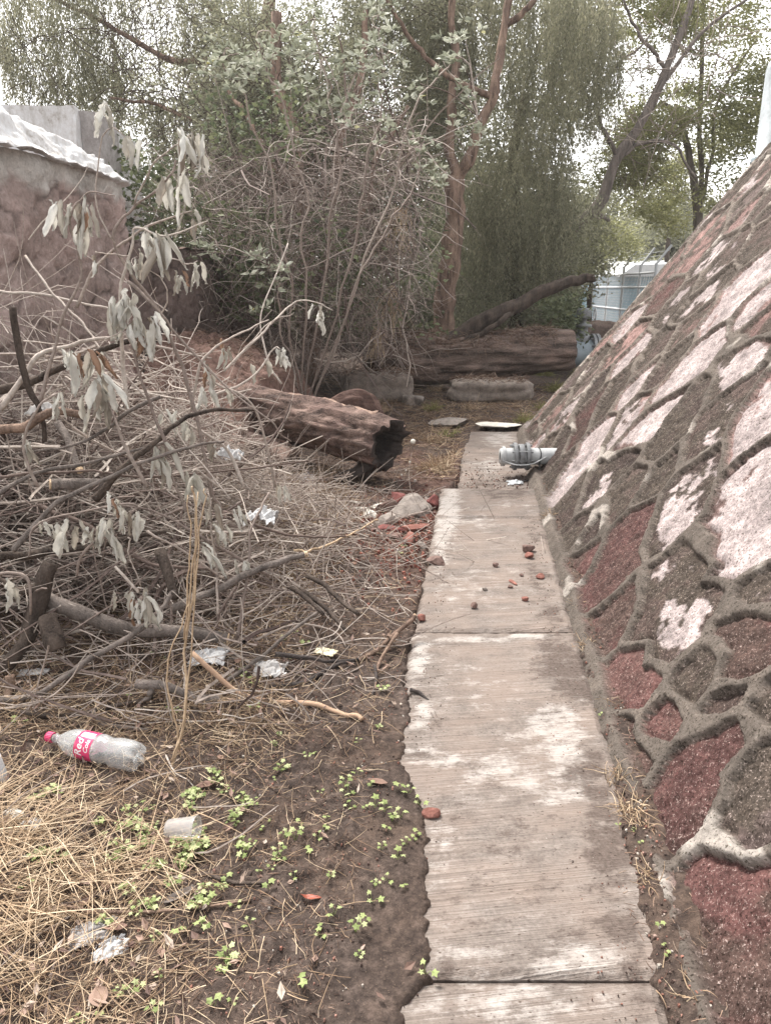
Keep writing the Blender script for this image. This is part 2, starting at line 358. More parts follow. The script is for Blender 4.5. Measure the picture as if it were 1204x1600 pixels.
slab(4.828, 5.60, -.245, .49, .002)
slab(5.62, 8.25, -.12, .52, -.045, th=.06)

# ---- the battered stone embankment
KS = 0.75; YC = 7.75; RW = 2.7; DWB = .565
pdir = np.array([DS, 1.0]) / math.hypot(DS, 1); nout = np.array([-pdir[1], pdir[0]])
B0 = np.array([DWB, 0.0]); LS = YC / pdir[1]; Bc = B0 + pdir * LS
cen = Bc - nout * RW
def wall_pt(s, z, off=0.0):
    """s along the foot, z height, off outward"""
    th = np.clip((s - LS) / RW, 0, None)
    c, sn = np.cos(-th), np.sin(-th)
    nx_ = nout[0] * c - nout[1] * sn; ny_ = nout[0] * sn + nout[1] * c
    sl = np.minimum(s, LS); bx = np.where(s <= LS, B0[0] + pdir[0] * sl, cen[0] + nx_ * RW); by = np.where(s <= LS, B0[1] + pdir[1] * sl, cen[1] + ny_ * RW)
    k = 1 / math.sqrt(1 + KS * KS)
    return np.stack([bx - nx_ * KS * z + nx_ * k * off, by - ny_ * KS * z + ny_ * k * off, z + KS * k * off], -1)
def wall_sz(px, py):
    """line of sight to the plane of the stone face -> (s,t) with t along the slope"""
    u, f, up = ray(px, py); nn = math.hypot(DS, 1)
    # (X - DS*Y - DWB)/nn = KS*Z
    k = (DWB / nn + KS * CAMH) / ((u - DS * f) / nn - KS * up)
    X, Y, Z = u * k, f * k, CAMH + up * k
    s = (X - DWB) * pdir[0] + Y * pdir[1]
    return s, Z * math.sqrt(1 + KS * KS)
# stones named by where their middles lie; kinds: r red, d dark brown, p pink, w white-washed, g grey mauve
ST = [([(1150,1440),(1195,1400),(1180,1540),(1120,1400),(1150,1590),(1200,1590)],'r',0),([(1080,1240),(1130,1170),(1060,1280),(1150,1140)],'r',1),([(1192,1215),(1185,1290)],'g',0),([(973,1160),(985,1185)],'r',0),([(1030,1125)],'r',1),
([(985,1050),(1010,1090)],'r',1),([(1092,1060)],'d',0),([(1165,985),(1175,1040)],'r',0),([(962,985)],'r',0),([(1050,920),(1095,890),(1030,965),(1100,950),(1070,1000)],'d',.35),([(1170,800),(1140,850),(1190,740),(1160,870),(1195,850)],'w',.85),
([(1060,800),(1095,745)],'d',.6),([(1130,650),(1105,690)],'d',.25),([(985,840),(950,900),(965,870)],'r',1),([(1192,640),(1180,680)],'w',.8),([(905,890)],'r',0),([(960,800),(990,765)],'d',0),([(945,755),(975,725)],'d',.4),
([(1000,690),(1035,645)],'w',.75),([(930,690),(900,735),(875,775)],'w',.8),([(912,655),(905,680)],'r',0),([(868,745),(850,775)],'d',0),([(990,610),(1005,590)],'w',.8),([(1085,565),(1060,600)],'w',.8),([(1145,590),(1165,555)],'w',.6),
([(1160,455),(1130,490),(1190,430)],'w',.85),([(1192,520)],'p',0),([(1030,445),(1050,410)],'p',.2),([(1112,370),(1100,395)],'p',0),([(1148,300),(1160,285)],'p',0),([(1035,545),(1010,575)],'d',0),([(950,640),(970,610)],'d',.2),
([(880,690),(870,712)],'d',0),([(1150,1110)],'d',0),([(1080,640),(1050,690)],'d',0),([(1040,740)],'d',0),([(1195,940)],'g',.4),([(1190,1110)],'d',0),([(930,830)],'d',0),([(905,840)],'d',.2),([(1070,520)],'p',.1),([(960,560),(985,535)],'p',.1)]
rg = drg(5)
seeds = []; kinds = []; wamt = []; 
for i, (pts, kd, wa) in enumerate(ST):
    for q in pts:
        s, tt = wall_sz(*q); seeds.append((s, tt, i))
    kinds.append(kd); wamt.append(wa if wa != 1 or kd == 'r' else wa)
tries = 0; nid = len(ST)
while tries < 9000:
    tries += 1; s, tt = rg.uniform(-.6, 15), rg.uniform(-.1, 4.0); rr = .37 if s < 4 else .36
    if all((s - a) ** 2 + (tt - b_) ** 2 > rr * rr for a, b_, _ in seeds):
        seeds.append((s, tt, nid)); kinds.append(rg.choice(list('rdpwgdpw'))); wamt.append(rg.uniform(.3, .85) if kinds[-1] == 'w' else (rg.uniform(.1, .4) if rg.random() < .4 else 0)); nid += 1
SD = np.array(seeds); sid = SD[:, 2].astype(int)
sv = [.25]
while sv[-1] < LS + RW * 1.9: sv.append(sv[-1] + max(.0065, .0034 * sv[-1] * (1 if sv[-1] < LS + 1.4 else 5)))
sv = np.array(sv); tv = np.concatenate([np.arange(-.12, 1.6, .0085), np.arange(1.6, 3.82, .012)])
SS, TT = np.meshgrid(sv, tv)
ws = SS + (fbm(SS * 3.2, TT * 3.2, seed=51) - .5) * .10 + (fbm(SS * 16, TT * 16, seed=52) - .5) * .022
wt = TT + (fbm(SS * 3.2, TT * 3.2, seed=53) - .5) * .10 + (fbm(SS * 16, TT * 16, seed=54) - .5) * .022
F1 = np.full(SS.shape, 9.0); F2 = np.full(SS.shape, 9.0); ID = np.zeros(SS.shape, int)
for i in range(nid):
    dm_ = np.full(SS.shape, 9.0); pts = SD[sid == i]
    c0 = pts[:, 0].mean(); js = np.where(np.abs(sv - c0) < 1.0)[0]
    if len(js) == 0: continue
    a, b_ = js[0], js[-1] + 1; loc = np.full((SS.shape[0], b_ - a), 9.0)
    for x, y, _ in pts: loc = np.minimum(loc, np.hypot(ws[:, a:b_] - x, wt[:, a:b_] - y))
    f1, f2, idd = F1[:, a:b_], F2[:, a:b_], ID[:, a:b_]
    nw = loc < f1; F2[:, a:b_] = np.where(nw, f1, np.minimum(f2, loc)); F1[:, a:b_] = np.where(nw, loc, f1); ID[:, a:b_] = np.where(nw, i, idd)
E = (F2 - F1) / 2
mw = .006 + .014 * fbm(SS * 5, TT * 5, seed=57) + .002 * (1 - sst(1.5, 3.5, SS))
MM = 1 - sst(mw, mw + .007, E)                                 # 1 on the raised pointing
foot = 1 - sst(-.02, .01, TT - .04 * fbm(SS * 6, SS * 0, seed=58)); MM = np.maximum(MM, foot)
crown_ = sst(3.60, 3.66, TT); MM = np.maximum(MM, crown_)
hv = _h(ID, ID * 0, ID * 0, 5); 
relief = MM * (.026 + .012 * fbm(SS * 9, TT * 9, seed=59) + .008 * (fbm(SS * 40, TT * 40, seed=65) - .5)) + (1 - MM) * ((hv - .5) * .012 + .013 * sst(.01, .05, E) + .018 * (fbm(SS * 13, TT * 13, seed=60) - .5) + .014 * (fbm(SS * 45, TT * 45, oct=3, seed=61) - .5)) + .004 * (vn(SS * 60, TT * 60, seed=63) - .5)
relief += foot * .03 + .03 * (fbm(SS * 1.1, TT * 1.1, seed=64) - .5)
PW = wall_pt(SS, TT / math.sqrt(1 + KS * KS), relief)
KC = {'r': (.072, .037, .035), 'd': (.052, .038, .034), 'p': (.18, .115, .108), 'w': (.16, .105, .10), 'g': (.13, .10, .095)}
kc = np.array([KC[k] for k in kinds]); wa = np.array(wamt)
colS = kc[ID] * (.65 + .75 * _h(ID, ID * 0 + 3, ID * 0, 9))[..., None]
grime = sst(.40, .55, .65 * fbm(SS * 4.5 + ID * 3.7, TT * 4.5, seed=70) + .35 * fbm(SS * 22, TT * 22, seed=77)); grime = grime * np.where(wa[ID] > .7, .25, np.where((np.array([k_ == 'r' for k_ in kinds]))[ID], .6, .95))
colS = colS * (1 - grime[..., None]) + np.array([.050, .041, .034]) * grime[..., None]
pn = fbm(SS * 5 + ID * 9.1, TT * 5, seed=71) * .75 + fbm(SS * 26, TT * 26, seed=72) * .25
wh = sst(1.0 - wa[ID] * .62 - .08, 1.0 - wa[ID] * .62 - .04, pn + .18 * sst(.0, .1, E)) * (wa[ID] > .05) * (wa[ID] != 1) * sst(.022, .034, E)
whc = np.array([.30, .262, .265]) * (.45 + 1.1 * fbm(SS * 9, TT * 9, oct=5, seed=75))[..., None]; colS = colS * (1 - wh[..., None]) + whc * wh[..., None]
mcol = np.array([.092, .079, .069]) * (.7 + .7 * fbm(SS * 7, TT * 7, seed=73))[..., None]
scr = MM * sst(.64, .70, -.06 * (1 - sst(2, 3, SS)) + fbm(SS * 4, TT * 4, seed=74) - .06 * foot); mcol = mcol * (1 - scr[..., None] * .7) + np.array([.34, .315, .29]) * scr[..., None] * .7
up_ = sst(4.2, 5.6, SS); mcol = mcol * (1 + .35 * up_[..., None])
MC = 1 - sst(mw + .004, mw + .009, E); MC = np.maximum(np.maximum(MC, foot), crown_); CW = colS * (1 - MC[..., None]) + mcol * MC[..., None]
m, t = mat("wall_stone"); co = pos_co(t); at = attr(t, 'col'); at2 = attr(t, 'v')
n1 = noise(t, co, 14, 6, .7); n2 = noise(t, co, 75, 5, .75); n3 = noise(t, co, 190, 3, .8); vo = N(t, 'TexVoronoi'); vo.inputs['Scale'].default_value = 55; t.links.new(co, vo.inputs['Vector'])
c = mixc(t, 1.0, at.outputs['Color'], ramp(t, mathn(t, 'ADD', mathn(t, 'MULTIPLY', n1, .5), mathn(t, 'MULTIPLY', n2, .5)), [(.34, (.36, .33, .31)), (.5, (.95, .93, .9)), (.66, (1.75, 1.66, 1.6))]), 'MULTIPLY')
c = mixc(t, mathn(t, 'MULTIPLY', at2.outputs['Fac'], .65), c, mixc(t, .35, at.outputs['Color'], c))
spk = ramp(t, mathn(t, 'ADD', mathn(t, 'MULTIPLY', n3, .6), mathn(t, 'MULTIPLY', n2, .4)), [(.56, (0, 0, 0)), (.62, (1, 1, 1))]); spk = mathn(t, 'MULTIPLY', spk, mathn(t, 'SUBTRACT', 1.0, mathn(t, 'MULTIPLY', at2.outputs['Fac'], .75)))
c = mixc(t, mathn(t, 'MULTIPLY', spk, .65), c, (.46, .38, .35))
blk = ramp(t, noise(t, co, 120, 3, .7), [(.36, (.25, .23, .2)), (.46, (1, 1, 1))]); c = mixc(t, 1.0, c, blk, 'MULTIPLY')
hg = mathn(t, 'ADD', mathn(t, 'MULTIPLY', n1, .8), mathn(t, 'ADD', mathn(t, 'MULTIPLY', n2, .6), mathn(t, 'MULTIPLY', n3, .25)))
M_wall = finish(m, t, c, .85, hg, .9, .007, .12)
b = MB(); n0, n1_ = SS.shape; ix = np.arange(n0 * n1_).reshape(n0, n1_)
f = np.stack([ix[:-1, :-1], ix[:-1, 1:], ix[1:, 1:], ix[1:, :-1]], -1).reshape(-1, 4)
f = f[:, ::-1]
b.add(PW.reshape(-1, 3), f, MM.ravel(), CW.reshape(-1, 3))
wall = thing("stone_embankment", (2.2, 4.5, 0), "battered embankment of red and whitewashed stones with raised cement pointing beside the path", "retaining wall")
b.build("stone_facing", M_wall, wall, smooth=True)
# flat top behind the crest
zt = TT.max() / math.sqrt(1 + KS * KS); crest = wall_pt(sv, np.full_like(sv, zt - .01), 0.02)[::6]
inn = crest.copy(); c3 = np.array([5.6, 4.5, 0]); inn[:, 0] = np.maximum(crest[:, 0] + .9, 5.2); inn[:, 2] = zt - .03
b = MB(); k = len(crest); j = np.arange(k - 1); b.add(np.concatenate([crest, inn]), np.stack([j, j + k, j + k + 1, j + 1], -1), 1.0, np.tile([[.14, .115, .1]], (2 * k, 1)))
b.build("crest", M_wall, wall)
# ================================================================ MATERIALS FOR PLANTS AND THINGS
M_barkred = barkmat("bark_red", (.065, .044, .034), (.34, .24, .18), (.24, .165, .13), 12)
M_barkdk = barkmat("bark_dark", (.028, .022, .019), (.12, .094, .078), (.09, .068, .055), 12)
M_barkgr = barkmat("bark_grey", (.085, .072, .065), (.27, .23, .205), (.20, .17, .15), 14)
M_log = barkmat("log_bark", (.045, .032, .028), (.22, .15, .13), (.30, .215, .18), 9, (.16, 1, 1), .05, 1.0)
M_wood = simple("cut_wood", (.42, .30, .19), (.62, .47, .32), 18, .8)
M_char = simple("charred_wood", (.016, .013, .013), (.07, .056, .05), 14, .8, .8, .02)
M_twig = twigmat("twig", [(0, (.075, .052, .047)), (.3, (.19, .145, .128)), (.6, (.40, .34, .30)), (1, (.62, .56, .50))])
M_twigd = twigmat("twig_dark", [(0, (.045, .032, .028)), (.5, (.11, .08, .07)), (1, (.23, .175, .15))])
M_straw = twigmat("dry_grass", [(0, (.075, .048, .034)), (.3, (.22, .145, .095)), (.7, (.46, .34, .225)), (1, (.66, .54, .39))])
M_litter = twigmat("litter", [(0, (.06, .035, .028)), (.4, (.16, .10, .075)), (.75, (.28, .19, .14)), (1, (.42, .34, .27))])
M_wilt = leafmat("wilted_leaf", [(0, (.30, .25, .20)), (.25, (.48, .45, .39)), (.6, (.62, .60, .54)), (.93, (.72, .71, .66)), (1, (.30, .19, .13))], .3)
M_silver = leafmat("silver_leaf", [(0, (.15, .16, .10)), (.5, (.36, .38, .29)), (.93, (.58, .59, .50)), (1, (.44, .42, .10))], .3)
M_pep = leafmat("pepper_leaf", [(0, (.13, .13, .088)), (.5, (.27, .268, .18)), (1, (.46, .44, .31))], .58)
M_pepd = leafmat("dark_leaf", [(0, (.105, .108, .075)), (.5, (.22, .222, .15)), (1, (.38, .375, .26))], .5)
M_pepy = leafmat("yellow_green_leaf", [(0, (.17, .175, .085)), (.5, (.28, .285, .135)), (1, (.42, .42, .22))], .5)
M_ivy = leafmat("ivy_leaf", [(0, (.07, .085, .05)), (.6, (.15, .175, .095)), (1, (.27, .29, .16))], .25)
M_seed = leafmat("seedling_leaf", [(0, (.20, .26, .09)), (.5, (.34, .40, .16)), (1, (.52, .56, .30))], .35)

# ================================================================ TREES
def sample_blob(cx, cy, cz, rx, ry, rz, n, thr=.5, fs=1.0, seed=0, rg=RG, low=0):
    out = []; got = 0
    while got < n:
        p = rg.uniform(-1, 1, (n * 3, 3)); r = (p ** 2).sum(1); p = p[(r < 1) & (rg.random(len(r)) < .25 + .75 * r)]
        q = p * [rx, ry, rz] + [cx, cy, cz]
        d = fbm(q[:, 0] * fs, q[:, 1] * fs, q[:, 2] * fs, 3, seed)
        q = q[d > thr]; out.append(q); got += len(q)
    return np.concatenate(out)[:n]
def weeping(b, pts, length, nl, L, Wd, spread=.10, rg=RG, tb=None, shade=0.0):
    """hanging sprays: a string of narrow leaflets falling from each point"""
    m = len(pts); Ls = rg.uniform(.5, 1, m) * length; dr = rg.normal(0, .12, (m, 2)); cl = rg.random(m)
    tt = rg.random((m, nl)); pos = pts[:, None, :] + np.stack([dr[:, :1] * tt * Ls[:, None] + rg.normal(0, spread * .5, (m, nl)), dr[:, 1:] * tt * Ls[:, None] + rg.normal(0, spread * .5, (m, nl)), -tt * Ls[:, None]], -1)
    pos = pos.reshape(-1, 3); D = rg.normal(0, .45, (m * nl, 3)); D[:, 2] = -1
    v, f = leaves(pos, D, rg.uniform(.6, 1.2, m * nl) * L, Wd, rg=rg)
    a = np.clip(np.repeat(cl, nl) * .7 + rg.random(m * nl) * .35, 0, 1); b.add(v, f, np.repeat(a, 4))
def spray(b, pts, nl, R, L, Wd, rg=RG, flat=.5, fold=0):
    m = len(pts); off = rg.normal(0, R, (m, nl, 3)); off[..., 2] *= flat; pos = (pts[:, None] + off).reshape(-1, 3)
    D = rdir(m * nl, rg); D[:, 2] = D[:, 2] * .5 - .25
    v, f = leaves(pos, D, rg.uniform(.6, 1.2, m * nl) * L, Wd, fold=fold, rg=rg)
    a = np.clip(np.repeat(rg.random(m), nl) * .7 + rg.random(m * nl) * .35, 0, 1); b.add(v, f, np.repeat(a, 5 if fold else 4))
def limb(b, pts, r0, r1, n=26, k=9, jit=.02, seed=1):
    p = smooth_path(pts, n, jit, seed); r = np.linspace(r0, r1, n) * (1 + .10 * np.sin(np.arange(n) * 1.7 + seed)); v, f = tubes(p[None], r[None], k); b.add(v, f); return p
def tree(name, label, cat, trunk, r0, r1, mt, limbs=(), group=None, base=None):
    p0 = trunk[0]; t_ = thing(name, (p0.x, p0.y, gh(p0.x, p0.y) if base is None else base), label, cat, group)
    b = MB(); limb(b, trunk, r0, r1, seed=int(p0.x * 10) + 3); b.build('trunk', mt, t_, True)
    if limbs:
        b = MB()
        for i, (pts, a, c) in enumerate(limbs): limb(b, pts, a, c, seed=i)
        b.build('limb', mt, t_, True)
    return t_
def branchlets(b, pts, n, L, r, rg, grav=.05):
    """fine wood inside a crown"""
    i = rg.integers(0, len(pts), n); D = rdir(n, rg); P = walk(pts[i], D, L, 7, .3, grav, rg); R = np.linspace(1, .3, 7)[None] * rg.uniform(.5, 1, (n, 1)) * r
    v, f = tubes(P, R, 3, False); b.add(v, f)
def Wg(px, py, Y):
    p = W(px, py, Y); p.z = min(p.z, gh(p.x, p.y)); return p
# reddish forked pepper tree in the middle
T = tree("pepper_tree", "reddish forked trunk behind the big fallen log with grey green weeping foliage", "tree",
  [Wg(690, 560, 12.4), W(693, 500, 12.4), W(700, 420, 12.4), W(709, 340, 12.4), W(713, 275, 12.4)], .19, .145, M_barkred,
  [([W(713, 285, 12.4), W(703, 200, 12.4), W(710, 110, 12.5), W(706, 20, 12.6), W(712, -90, 12.8)], .085, .04), ([W(713, 285, 12.4), W(737, 240, 12.3), W(764, 160, 12.3), W(780, 90, 12.4), W(800, -40, 12.6), W(830, -160, 13)], .10, .04),
   ([W(766, 150, 12.3), W(700, 120, 12), W(640, 60, 11.8), W(590, -30, 11.5)], .05, .02), ([W(790, 40, 12.5), W(860, -20, 12.4), W(930, -60, 12.3)], .05, .02)])
rg = drg(1); b = MB()
c = W(800, 60, 14.2); p = sample_blob(c.x, c.y, c.z, 1.9, 1.4, 1.8, 2000, .44, 1.1, 3, rg); p = p[p[:, 2] > 2.4 + .5 * fbm(p[:, 0] * 2, p[:, 1] * 2)]; weeping(b, p, 1.25, 44, .075, .016, .05, rg)
c = W(790, 300, 14.0); p = sample_blob(c.x + .3, c.y, c.z, 1.0, .8, .9, 520, .42, 1.2, 4, rg); weeping(b, p, 1.2, 40, .075, .016, .05, rg)
c = W(630, 60, 13.9); p = sample_blob(c.x, c.y, c.z, 1.2, 1.0, 1.6, 1200, .43, 1.2, 4, rg); weeping(b, p, 1.0, 34, .07, .016, .05, rg)
b.build("crown", M_pep, T); b = MB(); branchlets(b, p, 260, 1.3, .009, rg, .12); b.build("twig", M_twigd, T)
# dark drooping tree behind it
T = tree("evergreen_tree", "dark drooping evergreen with ivy on its trunk between the red trunk and the leaning one", "tree",
  [Wg(802, 560, 14.8), W(806, 480, 14.8), W(803, 400, 14.8), W(812, 330, 14.8), W(800, 250, 14.8), W(820, 150, 14.9)], .15, .08, M_barkdk,
  [([W(806, 400, 14.8), W(780, 360, 14.7), W(760, 300, 14.6)], .07, .03), ([W(806, 380, 14.8), W(850, 340, 14.6), W(880, 290, 14.5)], .06, .03)])
b = MB(); rg = drg(2)
c = W(800, 300, 15.2); p = sample_blob(c.x, c.y, c.z, 1.75, 1.2, 1.3, 1100, .43, 1.0, 6, rg); weeping(b, p, 1.3, 30, .075, .018, .12, rg)
c = W(860, 400, 14.4); p = sample_blob(c.x - .1, c.y, c.z - .3, .65, .5, 1.5, 420, .38, 1.4, 7, rg); spray(b, p, 16, .12, .10, .03, rg)
c = W(740, 440, 14.6); p = sample_blob(c.x, c.y, c.z, .9, .5, 1.0, 330, .38, 1.4, 8, rg); weeping(b, p, .8, 26, .07, .018, .12, rg)
b.build("crown", M_pepd, T)
# leaning tree
T = tree("leaning_tree", "grey trunk leaning to the right over the chain link fence with airy small leaves", "tree",
  [Wg(850, 470, 15.6), W(868, 400, 15.6), W(892, 358, 15.6), W(935, 325, 15.6), W(962, 250, 15.6), W(1003, 190, 15.7), W(1040, 110, 15.8), W(1075, 20, 16), W(1100, -90, 16.2)], .15, .05, M_barkgr,
  [([W(1003, 190, 15.7), W(1015, 170, 15.7), W(1050, 110, 15.6), W(1110, 40, 15.5), W(1200, -20, 15.4)], .06, .02), ([W(960, 255, 15.6), W(1000, 225, 15.7), W(1050, 225, 15.6), W(1085, 275, 15.5)], .045, .02),
   ([W(930, 330, 15.6), W(950, 345, 15.5), W(920, 335, 15.4)], .04, .015), ([W(962, 240, 15.6), W(930, 170, 15.4), W(960, 110, 15.2), W(1020, 50, 15)], .05, .015), ([W(1040, 110, 15.8), W(990, 40, 15.6), W(960, -30, 15.4)], .04, .015)])
b = MB(); rg = drg(3)
c = W(975, 90, 17); p = sample_blob(c.x, c.y, c.z, 1.8, 1.1, 2.5, 1150, .44, .9, 9, rg); spray(b, p, 30, .11, .085, .034, rg, .4)
c = W(975, 290, 16.8); p = sample_blob(c.x, c.y, c.z, 1.0, .8, .9, 260, .47, 1.1, 10, rg); spray(b, p, 24, .16, .055, .018, rg, .35)
b.build("crown", M_pepy, T); b = MB(); branchlets(b, p, 60, .9, .008, rg, 0); c = W(1000, 60, 15.8); q = sample_blob(c.x, c.y, c.z, 1.9, 1.2, 2, 220, .4, 1, 3, rg); branchlets(b, q, 220, 1.6, .012, rg, 0); b.build("twig", M_twig, T)
# acacia on the right
T = tree("acacia_tree", "thin grey double stem with yellow green leaves above the crest of the stone embankment", "tree",
  [Wg(1100, 560, 18), W(1092, 420, 18), W(1088, 330, 18), W(1078, 270, 18), W(1062, 190, 18), W(1030, 160, 18)], .12, .05, M_barkgr,
  [([W(1095, 400, 18), W(1094, 280, 18), W(1092, 160, 18), W(1098, 20, 18), W(1090, -80, 18)], .07, .03), ([W(1090, 340, 18), W(1108, 260, 17.9), W(1120, 160, 17.8), W(1180, 60, 17.6)], .05, .02)])
b = MB(); rg = drg(4)
c = W(1120, 240, 18); p = sample_blob(c.x, c.y, c.z, 2.4, 1.5, 1.8, 700, .46, .8, 11, rg); spray(b, p, 30, .13, .10, .042, rg, .4)
c = W(1130, 60, 18); p = sample_blob(c.x, c.y, c.z, 2.2, 1.5, 2.2, 600, .48, .8, 12, rg); spray(b, p, 30, .13, .10, .04, rg, .4)
b.build("crown", M_pepy, T)
# far trees beyond the fence
T = tree("pine_tree", "small dark pine far beyond the fence", "tree", [Wg(1042, 480, 29), W(1042, 400, 29), W(1040, 310, 29)], .14, .05, M_barkdk)
b = MB(); rg = drg(5)
for i in range(16):
    z = 3.0 + i * .17; c = W(1042, 400, 29); q = np.stack([rg.normal(c.x, .75 - i * .025, 40), rg.normal(29, .5, 40), rg.normal(z + .4, .1, 40)], 1); spray(b, q, 8, .12, .16, .05, rg, .3)
b.build("crown", M_pepd, T)
T = tree("bushy_tree", "bright yellow green bushy tree just left of the fence posts", "tree", [Wg(920, 490, 20.5), W(922, 430, 20.5), W(925, 380, 20.5)], .08, .04, M_barkdk)
b = MB(); c = W(925, 385, 20.5); p = sample_blob(c.x, c.y, c.z, 1.4, .8, .75, 330, .40, .9, 13, rg); spray(b, p, 26, .17, .09, .028, rg, .4)
c = W(880, 415, 19); p = sample_blob(c.x, c.y, c.z, .6, .5, .8, 120, .38, 1, 14, rg); spray(b, p, 26, .15, .085, .026, rg, .4); b.build("crown", M_pepy, T)
# pepper tree at the upper left
T = tree("pepper_tree", "large weeping tree hanging over the white block at the upper left", "tree",
  [Wg(395, 560, 13.8), W(392, 440, 13.8), W(398, 300, 13.8), W(392, 190, 13.8), W(398, 110, 13.8), W(420, 20, 13.9), W(430, -80, 14)], .17, .09, M_barkred,
  [([W(396, 180, 13.8), W(340, 100, 13.8), W(260, 95, 13.9), W(170, 40, 14), W(60, -10, 14.2)], .07, .025), ([W(392, 240, 13.8), W(330, 205, 13.7), W(250, 165, 13.7), W(170, 150, 13.6)], .05, .02), ([W(398, 110, 13.8), W(330, 10, 13.9), W(240, -60, 14), W(120, -110, 14.2)], .06, .025)])
b = MB(); rg = drg(6)
c = W(210, 10, 14.2); p = sample_blob(c.x, c.y, c.z, 2.7, 1.3, 1.5, 1900, .42, .75, 15, rg); weeping(b, p, 1.15, 44, .07, .016, .05, rg)
c = W(330, 190, 14.2); p = sample_blob(c.x, c.y, c.z, 1.3, 1.0, 1.3, 650, .43, .9, 16, rg); weeping(b, p, .9, 34, .07, .018, .06, rg)
c = W(90, 60, 14.2); p = sample_blob(c.x, c.y, c.z, 1.2, .8, .7, 200, .46, 1.2, 17, rg); weeping(b, p, .9, 30, .07, .016, .05, rg)
c = W(-20, 120, 14.2); p = sample_blob(c.x, c.y, c.z, .4, .8, 1.4, 90, .42, 1.2, 17, rg); weeping(b, p, .9, 30, .07, .016, .05, rg)
b.build("crown", M_pep, T); b = MB(); branchlets(b, sample_blob(W(230, 60, 14).x, 14, W(230, 60, 14).z, 2.4, 1, 1.6, 300, .4, 1, 3, rg), 300, 1.5, .010, rg, .1); b.build("twig", M_twigd, T)
# darker tree of the centre
T = tree("broadleaf_tree", "dark reddish double trunk rising out of the dead vines at the centre", "tree",
  [Wg(482, 590, 10.8), W(484, 545, 10.8), W(486, 490, 10.8), W(478, 400, 10.9), W(470, 300, 11), W(452, 200, 11.1), W(432, 130, 11.2), W(430, 20, 11.3)], .15, .07, M_barkred,
  [([W(486, 500, 10.8), W(505, 430, 10.9), W(520, 330, 11), W(525, 240, 11.1), W(560, 140, 11.2), W(575, 20, 11.3)], .08, .04), ([W(470, 300, 11), W(420, 250, 10.9), W(385, 180, 11), W(350, 130, 11.1)], .05, .02),
   ([W(515, 420, 10.9), W(570, 330, 11), W(590, 250, 11.1), W(640, 170, 11.3)], .05, .02)])
b = MB(); rg = drg(7)
c = W(520, 130, 12.4); p = sample_blob(c.x, c.y, c.z, 2.0, 1.2, 2.3, 1500, .45, 1.0, 18, rg); spray(b, p, 24, .13, .065, .024, rg, .5)
c = W(420, 250, 12.0); p = sample_blob(c.x, c.y, c.z, 1.5, 1.0, 1.4, 800, .44, 1.0, 19, rg); spray(b, p, 24, .13, .06, .022, rg, .5)
b.build("crown", M_pepd, T); b = MB(); branchlets(b, p, 500, 1.4, .010, rg, .05); b.build("twig", M_twigd, T)
# distant wood, one mass
b = MB(); rg = drg(8)
for (px, py, Y, rx, rz, n) in [(150, 380, 19, 3, 1.6, 500), (330, 400, 19, 3, 1.9, 700), (520, 360, 19, 3.2, 2.6, 1100), (680, 340, 20, 3, 2.6, 900), (800, 380, 20, 2.4, 1.9, 600), (560, 480, 17, 4, 1.0, 700), (700, 470, 17, 2.2, .9, 400), (400, 480, 16, 2.5, .9, 400), (1000, 420, 34, 6, 1.8, 800), (1100, 390, 36, 5, 2.0, 700), (880, 440, 30, 4, 1.5, 500), (600, 200, 19, 4, 3.2, 900), (960, 370, 40, 7, 2.2, 700),(300,180,20,3.5,1.6,350)]:
    c = W(px, py, Y); p = sample_blob(c.x, c.y, c.z, rx, 1.3, rz, n, .40, .6, int(px), rg); spray(b, p, 24, .26 * Y / 19, .13 * Y / 19, .05 * Y / 19, rg, .6)
tag(b.build("distant_wood", M_pepd), "mass of dark green trees closing the view behind the vines and the fence", "wood", kind='stuff')

# ================================================================ DEAD VINES AND UNDERGROWTH IN THE MIDDLE
b = MB(); rg = drg(9)
def scatter_px(n, x0, x1, y0, y1, Y0, Y1, rg):
    a = np.array([list(W(rg.uniform(x0, x1), rg.uniform(y0, y1), rg.uniform(Y0, Y1))) for _ in range(n)]); a[:, 2] = np.maximum(a[:, 2], .05); return a
for (n, x0, x1, y0, y1, Y0, Y1, L, r) in [(1400, 290, 650, 250, 560, 8.6, 11, 1.1, .0055), (650, 230, 480, 260, 520, 8.0, 10, .9, .005), (420, 420, 660, 180, 400, 8.6, 11, 1.3, .007), (350, 480, 655, 340, 490, 9.5, 11.5, .9, .006), (70, 380, 640, 180, 480, 9, 10.5, 2.0, .018), (520, 380, 575, 480, 585, 9.5, 11.2, .6, .006)]:
    P0 = scatter_px(n, x0, x1, y0, y1, Y0, Y1, rg); P = walk(P0, rdir(n, rg), rg.uniform(.4, 1, n) * L, 8, .38, .10, rg); P[..., 2] = np.maximum(P[..., 2], .03)
    R = np.linspace(1, .45, 8)[None] * rg.uniform(.5, 1, (n, 1)) * r; v, f = tubes(P, R, 3, False); b.add(v, f, np.repeat(np.clip(rg.beta(1.6, 2.0, n), 0, 1), 24))
tag(b.build("vine_tangle", M_twig), "tangled mass of dead grey brown vines beneath the middle trees", "vines", kind='stuff')
b = MB()
for (n, x0, x1, y0, y1, Y0, Y1) in [(170, 290, 420, 320, 500, 8.6, 9.8), (120, 170, 300, 230, 420, 8.3, 9.2), (110, 400, 560, 330, 500, 8.8, 10.5), (60, 560, 690, 300, 520, 9.5, 11.5), (60, 330, 480, 140, 260, 9.2, 10)]:
    p = scatter_px(n, x0, x1, y0, y1, Y0, Y1, rg); spray(b, p, 9, .10, .085, .055, rg, .8, .35)
tag(b.build("ivy", M_ivy), "dull green creeper leaves climbing over the vines behind the old wall", "creeper", kind='stuff')
